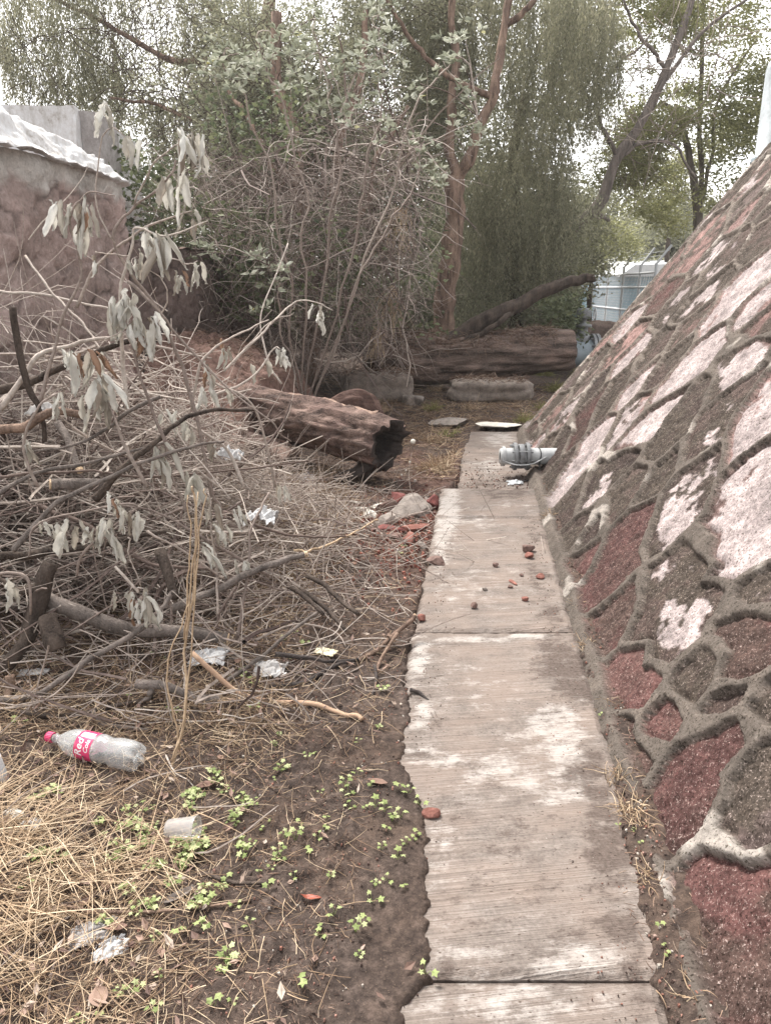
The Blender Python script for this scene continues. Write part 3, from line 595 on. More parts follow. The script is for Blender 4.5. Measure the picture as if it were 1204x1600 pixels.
# undergrowth around the big log
b = MB()
p = scatter_px(110, 850, 905, 465, 530, 12.6, 14, rg); spray(b, p, 12, .1, .11, .045, rg, .8, .3)
tag(b.build("undergrowth", M_ivy), "low leafy growth behind the right end of the big fallen log", "undergrowth", kind='stuff')
# pale dry spray hanging on the vines
def dryspray(px, py, Y, n, L, label):
    c = W(px, py, Y); b = MB(); rg = drg(int(px)); P0 = np.array(c)[None] + rg.normal(0, .05, (n, 3)); D = rg.normal(0, .35, (n, 3)); D[:, 2] = -.8; D[:, 0] -= .25
    P = walk(P0, D, rg.uniform(.5, 1, n) * L, 8, .15, .12, rg); v, f = tubes(P, np.linspace(1, .4, 8)[None] * .006 * np.ones((n, 1)), 3, False); b.add(v, f, np.repeat(rg.uniform(.7, 1, n), 24))
    o_ = b.build("dry_spray", M_straw); centre(o_, c); tag(o_, label, "dry grass", "pale dry sprays caught on the vines")
dryspray(628, 330, 10.2, 46, .75, "upper pale straw coloured spray hanging left of the red forked trunk")
dryspray(612, 455, 10.2, 50, .8, "lower pale straw coloured spray hanging over the left end of the big log")
dryspray(592, 520, 10.0, 26, .5, "wispy pale spray touching the concrete block under the big log")

# silver leaved shrub in front of the middle trees
def rosette(b, c, R, L, Wd, n, rg, droop=-.1):
    D = rdir(n, rg); D[:, 2] = np.abs(D[:, 2]) * .6 + droop; P = np.array(c)[None] + D * R * .3
    v, f = leaves(P, D, rg.uniform(.6, 1.1, n) * L, Wd, .35, rg); b.add(v, f, np.repeat(np.clip(rg.random() * .4 + rg.random(n) * .6, 0, 1), 5))
SB = [([(470, 590, 8.6), (455, 470, 8), (430, 330, 7.5), (400, 210, 7.2), (372, 130, 7), (345, 95, 6.9)], [(345, 100), (350, 118), (372, 130), (318, 112), (362, 80), (395, 92)]),
      ([(470, 590, 8.6), (480, 430, 8), (470, 290, 7.6), (440, 160, 7.3), (412, 90, 7.2), (400, 60, 7.1)], [(400, 92), (410, 78), (405, 110), (425, 55), (418, 130), (432, 100)]),
      ([(475, 590, 8.6), (510, 420, 8), (530, 260, 7.4), (520, 160, 7.1), (505, 90, 7), (490, 30, 6.9)], [(515, 175), (500, 128), (530, 110), (488, 60), (500, 25), (470, 95), (540, 190), (455, 60)]),
      ([(475, 590, 8.6), (540, 420, 8), (580, 270, 7.5), (600, 150, 7.2), (595, 90, 7), (590, 30, 7)], [(590, 95), (602, 70), (580, 45), (610, 110), (570, 110), (600, 15), (560, 75), (555, 140)]),
      ([(480, 590, 8.6), (560, 430, 8.2), (620, 330, 7.8), (655, 250, 7.5), (640, 230, 7.4)], [(655, 250), (640, 235), (668, 262), (620, 215)]),
      ([(480, 590, 8.6), (590, 360, 8.2), (650, 180, 7.8), (720, 90, 7.5), (745, 180, 7.4), (752, 190, 7.3)], [(715, 75), (725, 60), (750, 190), (735, 145), (690, 100), (660, 130), (735, 210)]),
      ([(470, 590, 8.6), (440, 500, 8.2), (430, 430, 8), (420, 415, 7.9)], [(410, 410), (395, 400), (430, 420), (440, 430), (415, 470), (320, 380), (310, 395)])]
T = thing("silver_leaf_shrub", (G(472, 600).x, 8.6, 0), "tall shrub with pale grey green leaf rosettes in front of the middle trees", "shrub")
for i, (st_, ro) in enumerate(SB):
    b = MB(); limb(b, [W(*q) if j else Wg(*q) for j, q in enumerate(st_)], .013, .005, 30, 5, .03, i)
    end = W(*st_[-1]); rg = drg(i + 40)
    for (x, y) in ro:
        q = W(x, y, st_[-1][2]); k = st_[-2] if abs(st_[-2][1] - y) < abs(st_[-1][1] - y) else st_[-1]; limb(b, [W(*k), (W(*k) + q) / 2 + Vector((0, 0, .05)), q], .006, .003, 10, 4, .01, x)
    b.build("stem", M_twig, T, True); b = MB()
    for (x, y) in ro:
        for q in range(5):
            c = W(x + rg.normal(0, 16), y + rg.normal(0, 15), st_[-1][2] + rg.normal(0, .25)); rosette(b, c, .04, .088, .034, 7, rg)
    b.build("foliage", M_silver, T)
# ================================================================ OLD WALL AT THE LEFT
def grid_face(b, fn, nu, nv, col=None):
    U, V = np.meshgrid(np.linspace(0, 1, nu), np.linspace(0, 1, nv)); P = fn(U, V); ix = np.arange(nu * nv).reshape(nv, nu)
    f = np.stack([ix[:-1, :-1], ix[:-1, 1:], ix[1:, 1:], ix[1:, :-1]], -1).reshape(-1, 4); b.add(P.reshape(-1, 3), f, .5, None if col is None else col(U, V).reshape(-1, 3))
m, t = mat("adobe"); co = pos_co(t); n1 = noise(t, co, 3, 6, .7); n2 = noise(t, co, 30, 5, .75); at = attr(t, 'col')
c = mixc(t, 1.0, at.outputs['Color'], ramp(t, mathn(t, 'ADD', mathn(t, 'MULTIPLY', n1, .5), mathn(t, 'MULTIPLY', n2, .5)), [(.36, (.62, .6, .58)), (.64, (1.3, 1.28, 1.26))]), 'MULTIPLY')
M_adobe = finish(m, t, c, .95, mathn(t, 'ADD', n1, n2), .9, .03, .1)
m, t = mat("whitewash"); co = pos_co(t); n1 = noise(t, co, 4, 6, .7); n2 = noise(t, co, 22, 5, .75); n3 = noise(t, co, 5, 5, .7, (3, 3, .5))
c = ramp(t, mathn(t, 'ADD', mathn(t, 'MULTIPLY', n1, .5), mathn(t, 'MULTIPLY', n2, .5)), [(.36, (.30, .27, .24)), (.46, (.54, .53, .52)), (.6, (.64, .65, .66))])
c = mixc(t, ramp(t, n3, [(.5, (0, 0, 0)), (.62, (.4, .4, .4))]), c, (.33, .31, .28)); M_white = finish(m, t, c, .85, n2, .5, .01, .2)
DL = -3.0; WT = 2.36
def cells(Y, Z):
    y = Y / .34 + (fbm(Y * 3, Z * 3, seed=95) - .5) * .7; z = Z / .24 + (fbm(Y * 3, Z * 3, seed=96) - .5) * .7; f1 = np.full(Y.shape, 9.); f2 = f1.copy(); idd = np.zeros(Y.shape, int); iy, iz = np.floor(y).astype(int), np.floor(z).astype(int)
    for a in (-1, 0, 1):
        for b_ in (-1, 0, 1):
            cy, cz_ = iy + a, iz + b_; o_ = cy * 0; dd = np.hypot(y - cy - .15 - .7 * _h(cy, cz_, o_, 1), z - cz_ - .15 - .7 * _h(cy, cz_, o_, 2)); nw = dd < f1; f2 = np.where(nw, f1, np.minimum(f2, dd)); idd = np.where(nw, cy * 57 + cz_, idd); f1 = np.where(nw, dd, f1)
    return (f2 - f1) * .13, idd
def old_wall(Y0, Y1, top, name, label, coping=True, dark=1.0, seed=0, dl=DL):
    T = thing(name, (dl + DS * (Y0 + Y1) / 2, (Y0 + Y1) / 2, 0), label, "wall"); b = MB()
    def fn(U, V):
        Y = Y0 + (Y1 - Y0) * U; Z = V * top; r = (fbm(Y * 1.6, Z * 1.6, seed=80) - .5) * .16 + (fbm(Y * 9, Z * 9, seed=81) - .5) * .05
        e_, id_ = cells(Y, Z); r = r + .02 * (_h(id_, id_ * 0, id_ * 0, 3) - .5) + .014 * sst(0, .02, e_) + (fbm(Y * 26, Z * 26, seed=79) - .5) * .03
        return np.stack([dl + DS * Y + r - .05, Y, Z], -1)
    def cf(U, V):
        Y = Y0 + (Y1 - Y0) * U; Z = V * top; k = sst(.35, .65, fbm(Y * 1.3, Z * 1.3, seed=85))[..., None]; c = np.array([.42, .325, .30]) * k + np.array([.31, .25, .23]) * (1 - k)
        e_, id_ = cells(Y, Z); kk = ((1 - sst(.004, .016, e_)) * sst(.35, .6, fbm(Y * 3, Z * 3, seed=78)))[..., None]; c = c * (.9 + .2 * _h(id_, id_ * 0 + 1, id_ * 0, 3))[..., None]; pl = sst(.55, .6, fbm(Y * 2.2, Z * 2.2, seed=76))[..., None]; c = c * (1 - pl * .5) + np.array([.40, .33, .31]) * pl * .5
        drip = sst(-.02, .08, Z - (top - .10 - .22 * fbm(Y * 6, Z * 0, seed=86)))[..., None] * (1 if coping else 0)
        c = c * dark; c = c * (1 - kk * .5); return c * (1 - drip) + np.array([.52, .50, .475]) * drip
    grid_face(b, fn, int((Y1 - Y0) / .02), 110, cf); 
    x0 = dl - .45; b.add([[x0 + DS * Y0, Y0, 0], [x0 + DS * Y1, Y1, 0], [x0 + DS * Y1, Y1, top], [x0 + DS * Y0, Y0, top]], [[3, 2, 1, 0]], .5, [[.3, .2, .18]] * 4)
    for yy in (Y0, Y1): b.add([[x0 + DS * yy, yy, 0], [dl - .03 + DS * yy, yy, 0], [dl - .03 + DS * yy, yy, top], [x0 + DS * yy, yy, top]], [[0, 1, 2, 3]], .5, [[.27 * dark, .19 * dark, .17 * dark]] * 4)
    b.build("wall_face", M_adobe, T, True)
    if coping:
        b = MB()
        def fc(U, V):
            Y = Y0 - .05 + (Y1 - Y0 + .1) * U; a = V * 2.9; tp_ = np.interp(Y, [3, 5, 6.7], [1.3, 1.0, .45]); pr = np.interp(a, [0, .2, .35, 1.0, 2.0, 2.9], [-.05, .05, .06, -.06, -.24, -.60]); pz = np.interp(a, [0, .2, .35, 1.0, 2.0, 2.9], [-.02, -.02, .0, .13, .34, .36]) * tp_
            e = (fbm(Y * 2, a * 1.2, seed=87) - .5) * .14 + (fbm(Y * 12, a * 8, oct=5, seed=89) - .5) * .035; return np.stack([dl + DS * Y + pr + e * .8, Y, top + pz + e], -1)
        grid_face(b, fc, 220, 40); b.build("coping", M_white, T, True)
    else:
        b = MB(); grid_face(b, lambda U, V: np.stack([dl + DS * (Y0 + (Y1 - Y0) * U) - V * .47, Y0 + (Y1 - Y0) * U, top - .01 + .06 * (fbm(U * 20, V * 3, seed=90) - .5)], -1), 100, 8, lambda U, V: np.broadcast_to(np.array([.2, .15, .13]), U.shape + (3,))); b.build("crest", M_adobe, T, True)
    return T
old_wall(2.2, 6.7, WT, "adobe_wall", "old pinkish earth wall with thick white coping at the left edge")
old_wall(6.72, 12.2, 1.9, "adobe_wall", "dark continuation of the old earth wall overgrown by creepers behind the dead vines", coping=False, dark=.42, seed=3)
# white block standing behind the coping
T = thing("plastered_block", (-4.3, 8.6, 0), "white plastered block with a flat top behind the old wall under the weeping tree", "building"); b = MB()
xr = W(146, 200, 8).x; xe = W(118, 200, 8).x
def blk(b, x0, x1, y0, y1, z0, z1):
    ns = 40
    def J(P): return P + ((fbm(P[..., 0] * 6 + P[..., 1] * 3, P[..., 2] * 6, seed=91) - .5) * .04)[..., None]
    grid_face(b, lambda U, V: J(np.stack([x0 + (x1 - x0) * U, y0 + 0 * U, z0 + (z1 - z0) * V], -1)), ns * 2, ns); grid_face(b, lambda U, V: J(np.stack([x1 + 0 * U, y0 + (y1 - y0) * U, z0 + (z1 - z0) * V], -1)), ns, ns)
    grid_face(b, lambda U, V: J(np.stack([x0 + (x1 - x0) * U, y0 + (y1 - y0) * V, z1 + 0 * U], -1)), ns * 2, ns)
    grid_face(b, lambda U, V: J(np.stack([x1 - (x1 - x0) * U, y1 + 0 * U, z0 + (z1 - z0) * V], -1)), ns, ns)
blk(b, -7.5, xe, 8.0, 10, 0, W(100, 165, 8).z); b.build("block_wall", M_white, T, True)
b = MB(); blk(b, xe + .004, xr, 8.12, 8.7, 0, W(100, 172, 8.1).z); b.build("pillar", simple("grey_render", (.22, .20, .19), (.38, .36, .35), 9, .9, .4, .008), T, True)
# slumped earth bank at the foot of the wall
M_bank = simple("bank_litter", (.09, .055, .045), (.27, .175, .145), 12, .95, .9, .02, None, .1, (.40, .30, .24))
T = thing("earth_bank", (-1.9, 8.0, 0), "slumped reddish earth bank sloping down from the old wall behind the brush pile", "bank")
b = MB()
def fb(U, V):
    Y = 6.2 + 3.4 * U; D = DL + .02 + 1.2 * V; X = D + DS * Y
    H = np.interp(Y, [6.2, 6.5, 7.2, 8.2, 8.9, 9.6], [.1, .55, 1.0, .95, .80, -.05]) * np.interp(V, [0, .3, .55, .76, .84, 1], [1.12, 1.0, .84, .66, .25, -.1])
    e = (fbm(X * 2.6, Y * 2.6, seed=92) - .5) * .22 + (fbm(X * 11, Y * 11, seed=93) - .5) * .09; return np.stack([X + (fbm(X * 6, Y * 6, H * 6, seed=94) - .5) * .12, Y, H + e], -1)
grid_face(b, fb, 190, 130); PB_ = np.concatenate(b.V); b.build("bank_face", M_bank, T, True)

# ================================================================ LOGS
def log_mesh(p, r, k=44, seed=0, grooves=.10, flat=None):
    p = np.asarray(p); n = len(p); T = np.gradient(p, axis=0); T /= np.linalg.norm(T, axis=1, keepdims=True); ref = np.array([0, 0, 1.0]); U = np.cross(T, ref); U /= np.linalg.norm(U, axis=1, keepdims=True); V = np.cross(U, T)
    a = np.arange(k) * 2 * np.pi / k; L = np.arange(n) / n; ln = np.linalg.norm(np.diff(p, axis=0), axis=1).sum()
    A, LL = np.meshgrid(a, L * ln); cx, cy = np.cos(A), np.sin(A)
    g = np.abs(fbm(cx * 5 + 9, cy * 5 + LL * .9, LL * 1.1, 4, seed) - .5) * 2; rr = r[:, None] * (1 + .12 * (fbm(cx * 1.3 + 4, cy * 1.3, LL * 1.5, 3, seed + 5) - .5) * 2 - grooves * (1 - np.clip(g * 3.2, 0, 1)) + .04 * (fbm(cx * 9, cy * 9, LL * 12, 3, seed + 7) - .5))
    P = p[:, None] + rr[..., None] * (cx[..., None] * U[:, None] + cy[..., None] * V[:, None]); ix = np.arange(n * k).reshape(n, k); Aa, B = ix[:-1], ix[1:]
    return P, np.stack([Aa, B, np.roll(B, -1, 1), np.roll(Aa, -1, 1)], -1).reshape(-1, 4)
def cap_disc(b, ring, dish=.0, dirv=None, col=None):
    ring = np.asarray(ring); c = ring.mean(0); k = len(ring); rings = [ring]
    for s_ in (.82, .6, .38, .15): q = c + (ring - c) * s_; q = q + (np.array(dirv) * dish * (1 - s_) if dirv is not None else 0) ; rings.append(q)
    V = np.concatenate(rings + [c[None] + (np.array(dirv) * dish if dirv is not None else 0)]); f = []
    for i in range(4):
        for j in range(k): f.append([i * k + j, i * k + (j + 1) % k, (i + 1) * k + (j + 1) % k, (i + 1) * k + j])
    b.add(V, f); b.F.append(np.array([[4 * k + j, 4 * k + (j + 1) % k, 5 * k] for j in range(k)]) + b.n - len(V))
# near hollow log
e0 = Vector((W(606, 716, 5.95).x, 5.95, .26)); e1 = Vector((W(425, 662, 6.75).x, 6.75, .40)); e2 = e1 + (e1 - e0) * 1.3 + Vector((0, .1, .02))
T = thing("hollow_log", (e0.x, e0.y, gh(e0.x, e0.y)), "thick fallen log with a charred hollow end lying behind the brick rubble", "log")
p = smooth_path([e0, (e0 + e1) / 2 + Vector((0, 0, .02)), e1, e2], 110); r = np.interp(np.arange(110), [0, 6, 30, 109], [.235, .245, .235, .22]); P, f = log_mesh(p, r, 60, 3, .20)
SGN = 1 if P[20, 10][1] < P[20, 20][1] else -1; d0 = np.array((e0 - e1).normalized()); nz = fbm(np.cos(np.arange(60) * .105) * 2 + 5, np.sin(np.arange(60) * .105) * 2, seed=9)
P[0] += d0 * ((nz - .5) * .20)[:, None]; P[1] += d0 * ((nz - .5) * .2)[:, None]; P[2] += d0 * ((nz - .5) * .1)[:, None]
b = MB(); b.add(P.reshape(-1, 3), f); b.build("bark", M_log, T, True)
b = MB(); R0 = P[0]; c0 = R0.mean(0); ins = [R0 * 1.0, c0 + (R0 - c0) * .80 + d0 * .0, c0 + (R0 - c0) * .72 - d0 * .1, c0 + (R0 - c0) * .6 - d0 * .45, c0 + (R0 - c0) * .05 - d0 * .5]
V = np.concatenate(ins); k = 60; ff = [[i * k + j, i * k + (j + 1) % k, (i + 1) * k + (j + 1) % k, (i + 1) * k + j] for i in range(4) for j in range(k)]; b.add(V, ff); b.build("hollow", M_char, T, True)
# peeled strip of pale bark along the top
b = MB(); cz = p[:110]; strips = []
for (i0, i1, a_c, hw) in ((10, 40, .42, 3.4), (30, 70, .62, 3.0), (8, 24, .95, 2.0)):
    top = []
    for i in range(i0, i1):
        s_ = (i - i0) / (i1 - i0); wv = hw * math.sin(math.pi * min(max(s_, .03), .97)) ** .5 * (.75 + .5 * float(vn(np.array([i * .35]), np.array([a_c * 9]), seed=6)[0])); jc = SGN * a_c * 60 / 6.283 + 15 + 1.6 * math.sin(i * .21)
        q = []
        for k_ in np.linspace(-1, 1, 9):
            jf = jc + k_ * wv; j0 = int(math.floor(jf)); fr = jf - j0; pt = P[i, j0 % 60] * (1 - fr) + P[i, (j0 + 1) % 60] * fr; nn_ = pt - cz[i]; nn_ = nn_ / np.linalg.norm(nn_); q.append(pt + nn_ * (.012 * (1 - abs(k_) ** 4) - .004 + .01 * float(vn(np.array([i * .9]), np.array([k_ * 4]), seed=4)[0])))
        top.append(q)
    top = np.array(top); ix = np.arange(top.shape[0] * 9).reshape(-1, 9); b.add(top.reshape(-1, 3), np.stack([ix[:-1, :-1], ix[1:, :-1], ix[1:, 1:], ix[:-1, 1:]], -1).reshape(-1, 4))
b.build("peeled_strip", simple("peeled_wood", (.11, .07, .055), (.40, .29, .23), 26, .9, .9, .015, (.25, 1, 1), .1, (.62, .5, .42)), T, True)
for i, (px, py, rr) in enumerate([(640, 722, .010), (634, 735, .008), (627, 742, .009), (645, 690, .022)]):    # pale bracket fungi on the rim
    b = MB(); q = W(px, py, 5.84); lathe(b, [(0.001, rr), (rr * .7, rr * .7), (rr, 0), (rr * .7, -rr * .7), (.001, -rr)], 10); b.V[0] = b.V[0] + np.array(q); b.build("fungus", simple("fungus%d" % 0, (.6, .58, .5), (.75, .72, .66), 20, .7), T, True)
# charred limb below
b = MB(); q = smooth_path([W(525, 752, 6.0), W(560, 740, 5.95), W(588, 715, 5.95)], 30); P, f = log_mesh(q, np.linspace(.06, .10, 30), 30, 8, .35); b.add(P.reshape(-1, 3), f); cap_disc(b, P[0]); cap_disc(b, P[-1])
o_ = b.build("charred_limb", M_char, None, True); centre(o_, (q[0][0], q[0][1], .03)); tag(o_, "black charred stub of a limb propped under the hollow log's open end", "log")
# rotten stump behind
b = MB(); q = smooth_path([W(500, 668, 7.2), W(530, 640, 7.3), W(565, 632, 7.4), W(600, 668, 7.3)], 40); P, f = log_mesh(q, np.interp(np.arange(40), [0, 15, 28, 39], [.10, .17, .16, .06]), 30, 12, .3); b.add(P.reshape(-1, 3), f); cap_disc(b, P[0]); cap_disc(b, P[-1])
o_ = b.build("rotten_stump", simple("rotten_wood", (.06, .036, .031), (.19, .125, .105), 14, .95, .9, .03, (.3, 1, 1), .1, (.36, .24, .2)), None, True); centre(o_, (q[20][0], q[20][1], 0)); tag(o_, "crumbling reddish rotten wood hump just behind the hollow log", "stump")
# second small log under brush
b = MB(); q = smooth_path([W(360, 690, 6.6), W(420, 705, 6.4), W(455, 722, 6.25)], 30); P, f = log_mesh(q, np.linspace(.13, .11, 30), 26, 15, .12); b.add(P.reshape(-1, 3), f); cap_disc(b, P[0]); cap_disc(b, P[-1])
o_ = b.build("log", M_log, None, True); centre(o_, (q[15][0], q[15][1], .1)); tag(o_, "short grey log tucked under the left part of the hollow log", "log")
# big log across the back
e0 = W(622, 556, 11.3); e1 = W(893, 545, 11.6); T = thing("fallen_log", (e0.x, e0.y, .1), "huge fallen trunk with furrowed bark lying across the far end of the path", "log")
p = smooth_path([W(575, 545, 11.2), e0, W(700, 560, 11.4), W(800, 552, 11.5), e1], 120); r = np.interp(np.arange(120), [0, 25, 50, 100, 119], [.30, .40, .385, .34, .33]); P, f = log_mesh(p, r, 64, 21, .12)
P[-1] += ((fbm(np.cos(np.arange(64) * .098) * 2 + 5, np.sin(np.arange(64) * .098) * 2, seed=29) - .5) * .25)[:, None] * np.array([1, 0, 0])
b = MB(); b.add(P.reshape(-1, 3), f); cap_disc(b, P[-1], -.05, (1, 0, 0)); cap_disc(b, P[0]); b.build("bark", barkmat("bark_big_log", (.045, .034, .029), (.26, .20, .17), (.34, .25, .21), 8, (.16, 1, 1), .05, 1), T, True)
b = MB(); q = smooth_path([W(700, 538, 11.4), W(745, 508, 11.45), W(800, 480, 11.5), W(860, 450, 11.5), W(905, 436, 11.5), W(928, 434, 11.5)], 50, .008, 3); P2, f = log_mesh(q, np.interp(np.arange(50), [0, 12, 35, 49], [.17, .13, .085, .06]), 24, 24, .12); b.add(P2.reshape(-1, 3), f); cap_disc(b, P2[-1]); b.build("limb", M_barkdk, T, True)
b = MB(); q = smooth_path([W(800, 482, 11.5), W(780, 505, 11.3), W(720, 535, 11.2)], 30, .01, 3); v, f = tubes(q[None], np.linspace(.05, .035, 30)[None], 9); b.add(v, f); b.build("limb", M_barkdk, T, True)
# needle litter on top of the trunk and banks
def litter_on(P, n, name, label, parent=None, rg=None, up=.004, L=.12, m_=None):
    b = MB(); i = rg.integers(0, len(P), n); C = P[i] + rg.normal(0, .012, (n, 3)); C[:, 2] += rg.uniform(0, .035, n); D = rdir(n, rg); D[:, 2] *= .35; Q = walk(C, D, rg.uniform(.3, 1, n) * L, 4, .3, .12, rg)
    v, f = tubes(Q, np.full((n, 4), .0028), 3, False); b.add(v, f, np.repeat(rg.random(n), 12)); o_ = b.build(name, m_ or M_litter, parent); tag(o_, label, None if parent else "litter", kind='stuff'); return o_
rg = drg(33); PQ = PB_[PB_[:, 2] > .25]; litter_on(PQ, 1500, 'needle_litter', 'reddish dry litter lying on the bank', bpy.data.objects['earth_bank'], rg, L=.12)
rg = drg(31); tp = P[20:110][P[20:110][:, :, 2] > p[20:110, None, 2] + .12]; litter_on(tp, 3000, "needle_litter", "reddish needle litter caught on top of the fallen trunk", T, rg, L=.22)

# ================================================================ BLOCKS AND STONES
def rock(name, loc, size, m_, label, cat="stone", group=None, seed=0, rz=0, flat=0.0, sub=3, cuts=7, tilt=0):
    bm = bmesh.new(); bmesh.ops.create_icosphere(bm, subdivisions=sub, radius=1); rg = drg(seed)
    pl = [(rdir(1, rg)[0], rg.uniform(.45, .85)) for _ in range(cuts + 4)] + [(np.array([0, 0, 1.]), .7), (np.array([0, 0, -1.]), .7)]
    for v in bm.verts:
        c = np.array(v.co)
        for n_, d_ in pl:
            k = c @ n_ - d_
            if k > 0: c = c - n_ * k
        c = c * (1 + .10 * (vn(np.array([c[0] * 3]), np.array([c[1] * 3]), np.array([c[2] * 3]), seed)[0] - .5)); v.co = Vector(c)
    me = bpy.data.meshes.new(name); bmesh.ops.scale(bm, vec=(size[0] / 1.7, size[1] / 1.7, size[2] / 1.4), verts=bm.verts); bmesh.ops.rotate(bm, matrix=Matrix.Rotation(rz, 3, 'Z') @ Matrix.Rotation(tilt, 3, 'Y'), verts=bm.verts); bm.to_mesh(me); bm.free()
    o_ = bpy.data.objects.new(name, me); COL.objects.link(o_); o_.location = loc; me.materials.append(m_); return tag(o_, label, cat, group)
M_brick = simple("brick_chip", (.13, .055, .043), (.27, .125, .10), 22, .9, .6, .004, None, .2, (.36, .23, .20))
M_stone = simple("grey_stone", (.13, .11, .095), (.32, .28, .25), 16, .9, .7, .008)
M_dstone = simple("brown_stone", (.08, .05, .042), (.21, .14, .12), 22, .9, .7, .006)
M_chalk = simple("pale_shard", (.45, .43, .38), (.70, .67, .60), 16, .7, .3, .003)
M_conblk = simple("old_concrete", (.14, .12, .105), (.34, .29, .25), 10, .95, .8, .012, None, .2, (.42, .38, .33))
M_maroon = simple("maroon_stone", (.10, .035, .032), (.24, .085, .075), 14, .9, .6, .008)
def on(px, py, h=0.0):
    p = G(px, py, 0)
    for _ in range(3): p = G(px, py, gh(p.x, p.y))
    if -.24 < p.x - DS * p.y < .47 and 1 < p.y < 5.6: p = G(px, py, .002)
    elif -.1 < p.x - DS * p.y < .47 and 5.6 < p.y < 8.2: p = G(px, py, -.043)
    p.z += h; return p
# broken blocks near the big log
def block(px, py, Y, sx, sy, sz, label, rz, seed, litter=True, mm=None, name="concrete_block"):
    c = W(px, py, Y); T = thing(name, (c.x, Y, 0), label, "block"); b = MB(); n_ = 16
    for ax in range(6):
        def fn(U, V, ax=ax):
            A, B = U * 2 - 1, V * 2 - 1; o1 = np.ones_like(A); P = [np.stack(q, -1) for q in ((A, -o1, B), (-A, o1, B), (o1, A, B), (-o1, -A, B), (A, B, o1), (-A, B, -o1))][ax]
            P = P / (np.abs(P) ** 6).sum(-1, keepdims=True) ** (1 / 6) ; e = 1 + .30 * (fbm(P[..., 0] * 2 + seed, P[..., 1] * 2, P[..., 2] * 2, 4, seed) - .5); P = P * e[..., None] * np.array([sx, sy, sz]) / 2
            co_, si = math.cos(rz), math.sin(rz); return np.stack([P[..., 0] * co_ - P[..., 1] * si + c.x, P[..., 0] * si + P[..., 1] * co_ + Y, P[..., 2] + sz / 2 - .03], -1)
        grid_face(b, fn, n_, n_)
    b.build("block_body", mm or M_conblk, T, True)
    if litter:
        P = np.concatenate(b.V); P = P[P[:, 2] > sz * .85]; litter_on(P, 500, "needle_litter", "reddish brown litter covering its top", T, drg(seed), L=.15)
block(588, 590, 10.4, .95, .55, .42, "litter covered concrete block under the left end of the fallen trunk", .15, 4)
block(765, 600, 10.5, 1.15, .6, .30, "broad low block strewn with red litter under the middle of the fallen trunk", -.05, 7)
block(640, 612, 9.9, .18, .18, .16, "small pale upright chunk on the grass before the left concrete block", .5, 9, False)
block(932, 502, 17.5, 1.1, .5, .80, "rough brown stone wall stub below the fence", 0, 12, False, simple("stub_wall", (.07, .05, .042), (.19, .14, .12), 6, .95, .9, .03), "stone_wall")
block(985, 520, 17.8, 1.4, .5, .72, "lower brown stone wall continuing right of the stub", 0, 14, False, bpy.data.materials["stub_wall"], "stone_wall")
q = on(784, 622); rock("boulder", (q.x, q.y + .15, q.z + .06), (.55, .4, .24), M_stone, "flat topped grey boulder before the broad low block", seed=3)
q = on(650, 632); rock("boulder", (q.x, q.y, q.z + .04), (.22, .2, .15), M_stone, "small grey stone in the dry grass left of the boulder", seed=5)
q = on(702, 662); rock("boulder", (q.x, q.y, q.z + .02), (.45, .35, .10), M_stone, "flat brownish stone half sunk left of the pale slab flake", seed=6)
q = on(776, 667); rock("slab_flake", (q.x, q.y, q.z + .02), (.50, .28, .05), M_chalk, "pale broken flake of cement lying at the far end of the path", "rubble", seed=8)
q = on(752, 676); rock("slab_flake", (q.x, q.y, q.z + .01), (.22, .16, .04), M_chalk, "smaller pale cement flake just before the larger one", "rubble", seed=9)
# rubble between the hollow log and the path
RB = [(640, 800, .42, .30, .14, M_stone, "large grey mortar lump in the rubble against the path edge", 11), (620, 787, .17, .12, .10, M_maroon, "dark red brick lump at the top of the rubble", 12), (674, 793, .12, .12, .12, M_maroon, "small maroon stone between the mortar lump and the path", 13),
 (604, 797, .15, .11, .09, M_dstone, "dark brown stone left of the mortar lump", 14), (594, 790, .20, .12, .015, M_chalk, "thin pale triangular tile shard pointing at the log", 15), (581, 806, .13, .09, .05, M_chalk, "chunky white shard below the thin tile shard", 16), (556, 786, .12, .05, .012, M_chalk, "narrow white sliver nearest the straw", 17),
 (566, 795, .15, .04, .015, M_chalk, "long white sliver between the two shards", 18), (600, 818, .20, .13, .07, M_stone, "reddish grey stone under the white shards", 19), (637, 847, .17, .10, .06, M_brick, "orange brick piece at the near end of the rubble", 20), (658, 855, .07, .05, .04, M_stone, "little grey stone right of the orange brick piece", 21),
 (610, 828, .16, .10, .04, M_maroon, "flat red crumb pile left of centre in the rubble", 22), (640, 830, .19, .10, .05, M_brick, "broken red brick half buried under the mortar lump", 23), (662, 824, .08, .07, .04, M_brick, "red brick crumb beside the path edge", 24), (618, 840, .11, .08, .03, M_dstone, "brown chip left of the orange brick piece", 25),
 (505, 745, .10, .06, .02, M_chalk, "white chip under the hollow log", 26), (585, 830, .08, .05, .03, M_dstone, "small brown chip at the left foot of the rubble", 27)]
for (px, py, sx, sy, sz, mm, lb, sd_) in RB: q = on(px, py); rock("rubble_piece", (q.x, q.y, q.z + sz * .32), (sx, sy, sz), mm, lb, "rubble", "rubble beside the path", sd_, rz=sd_ * .7)
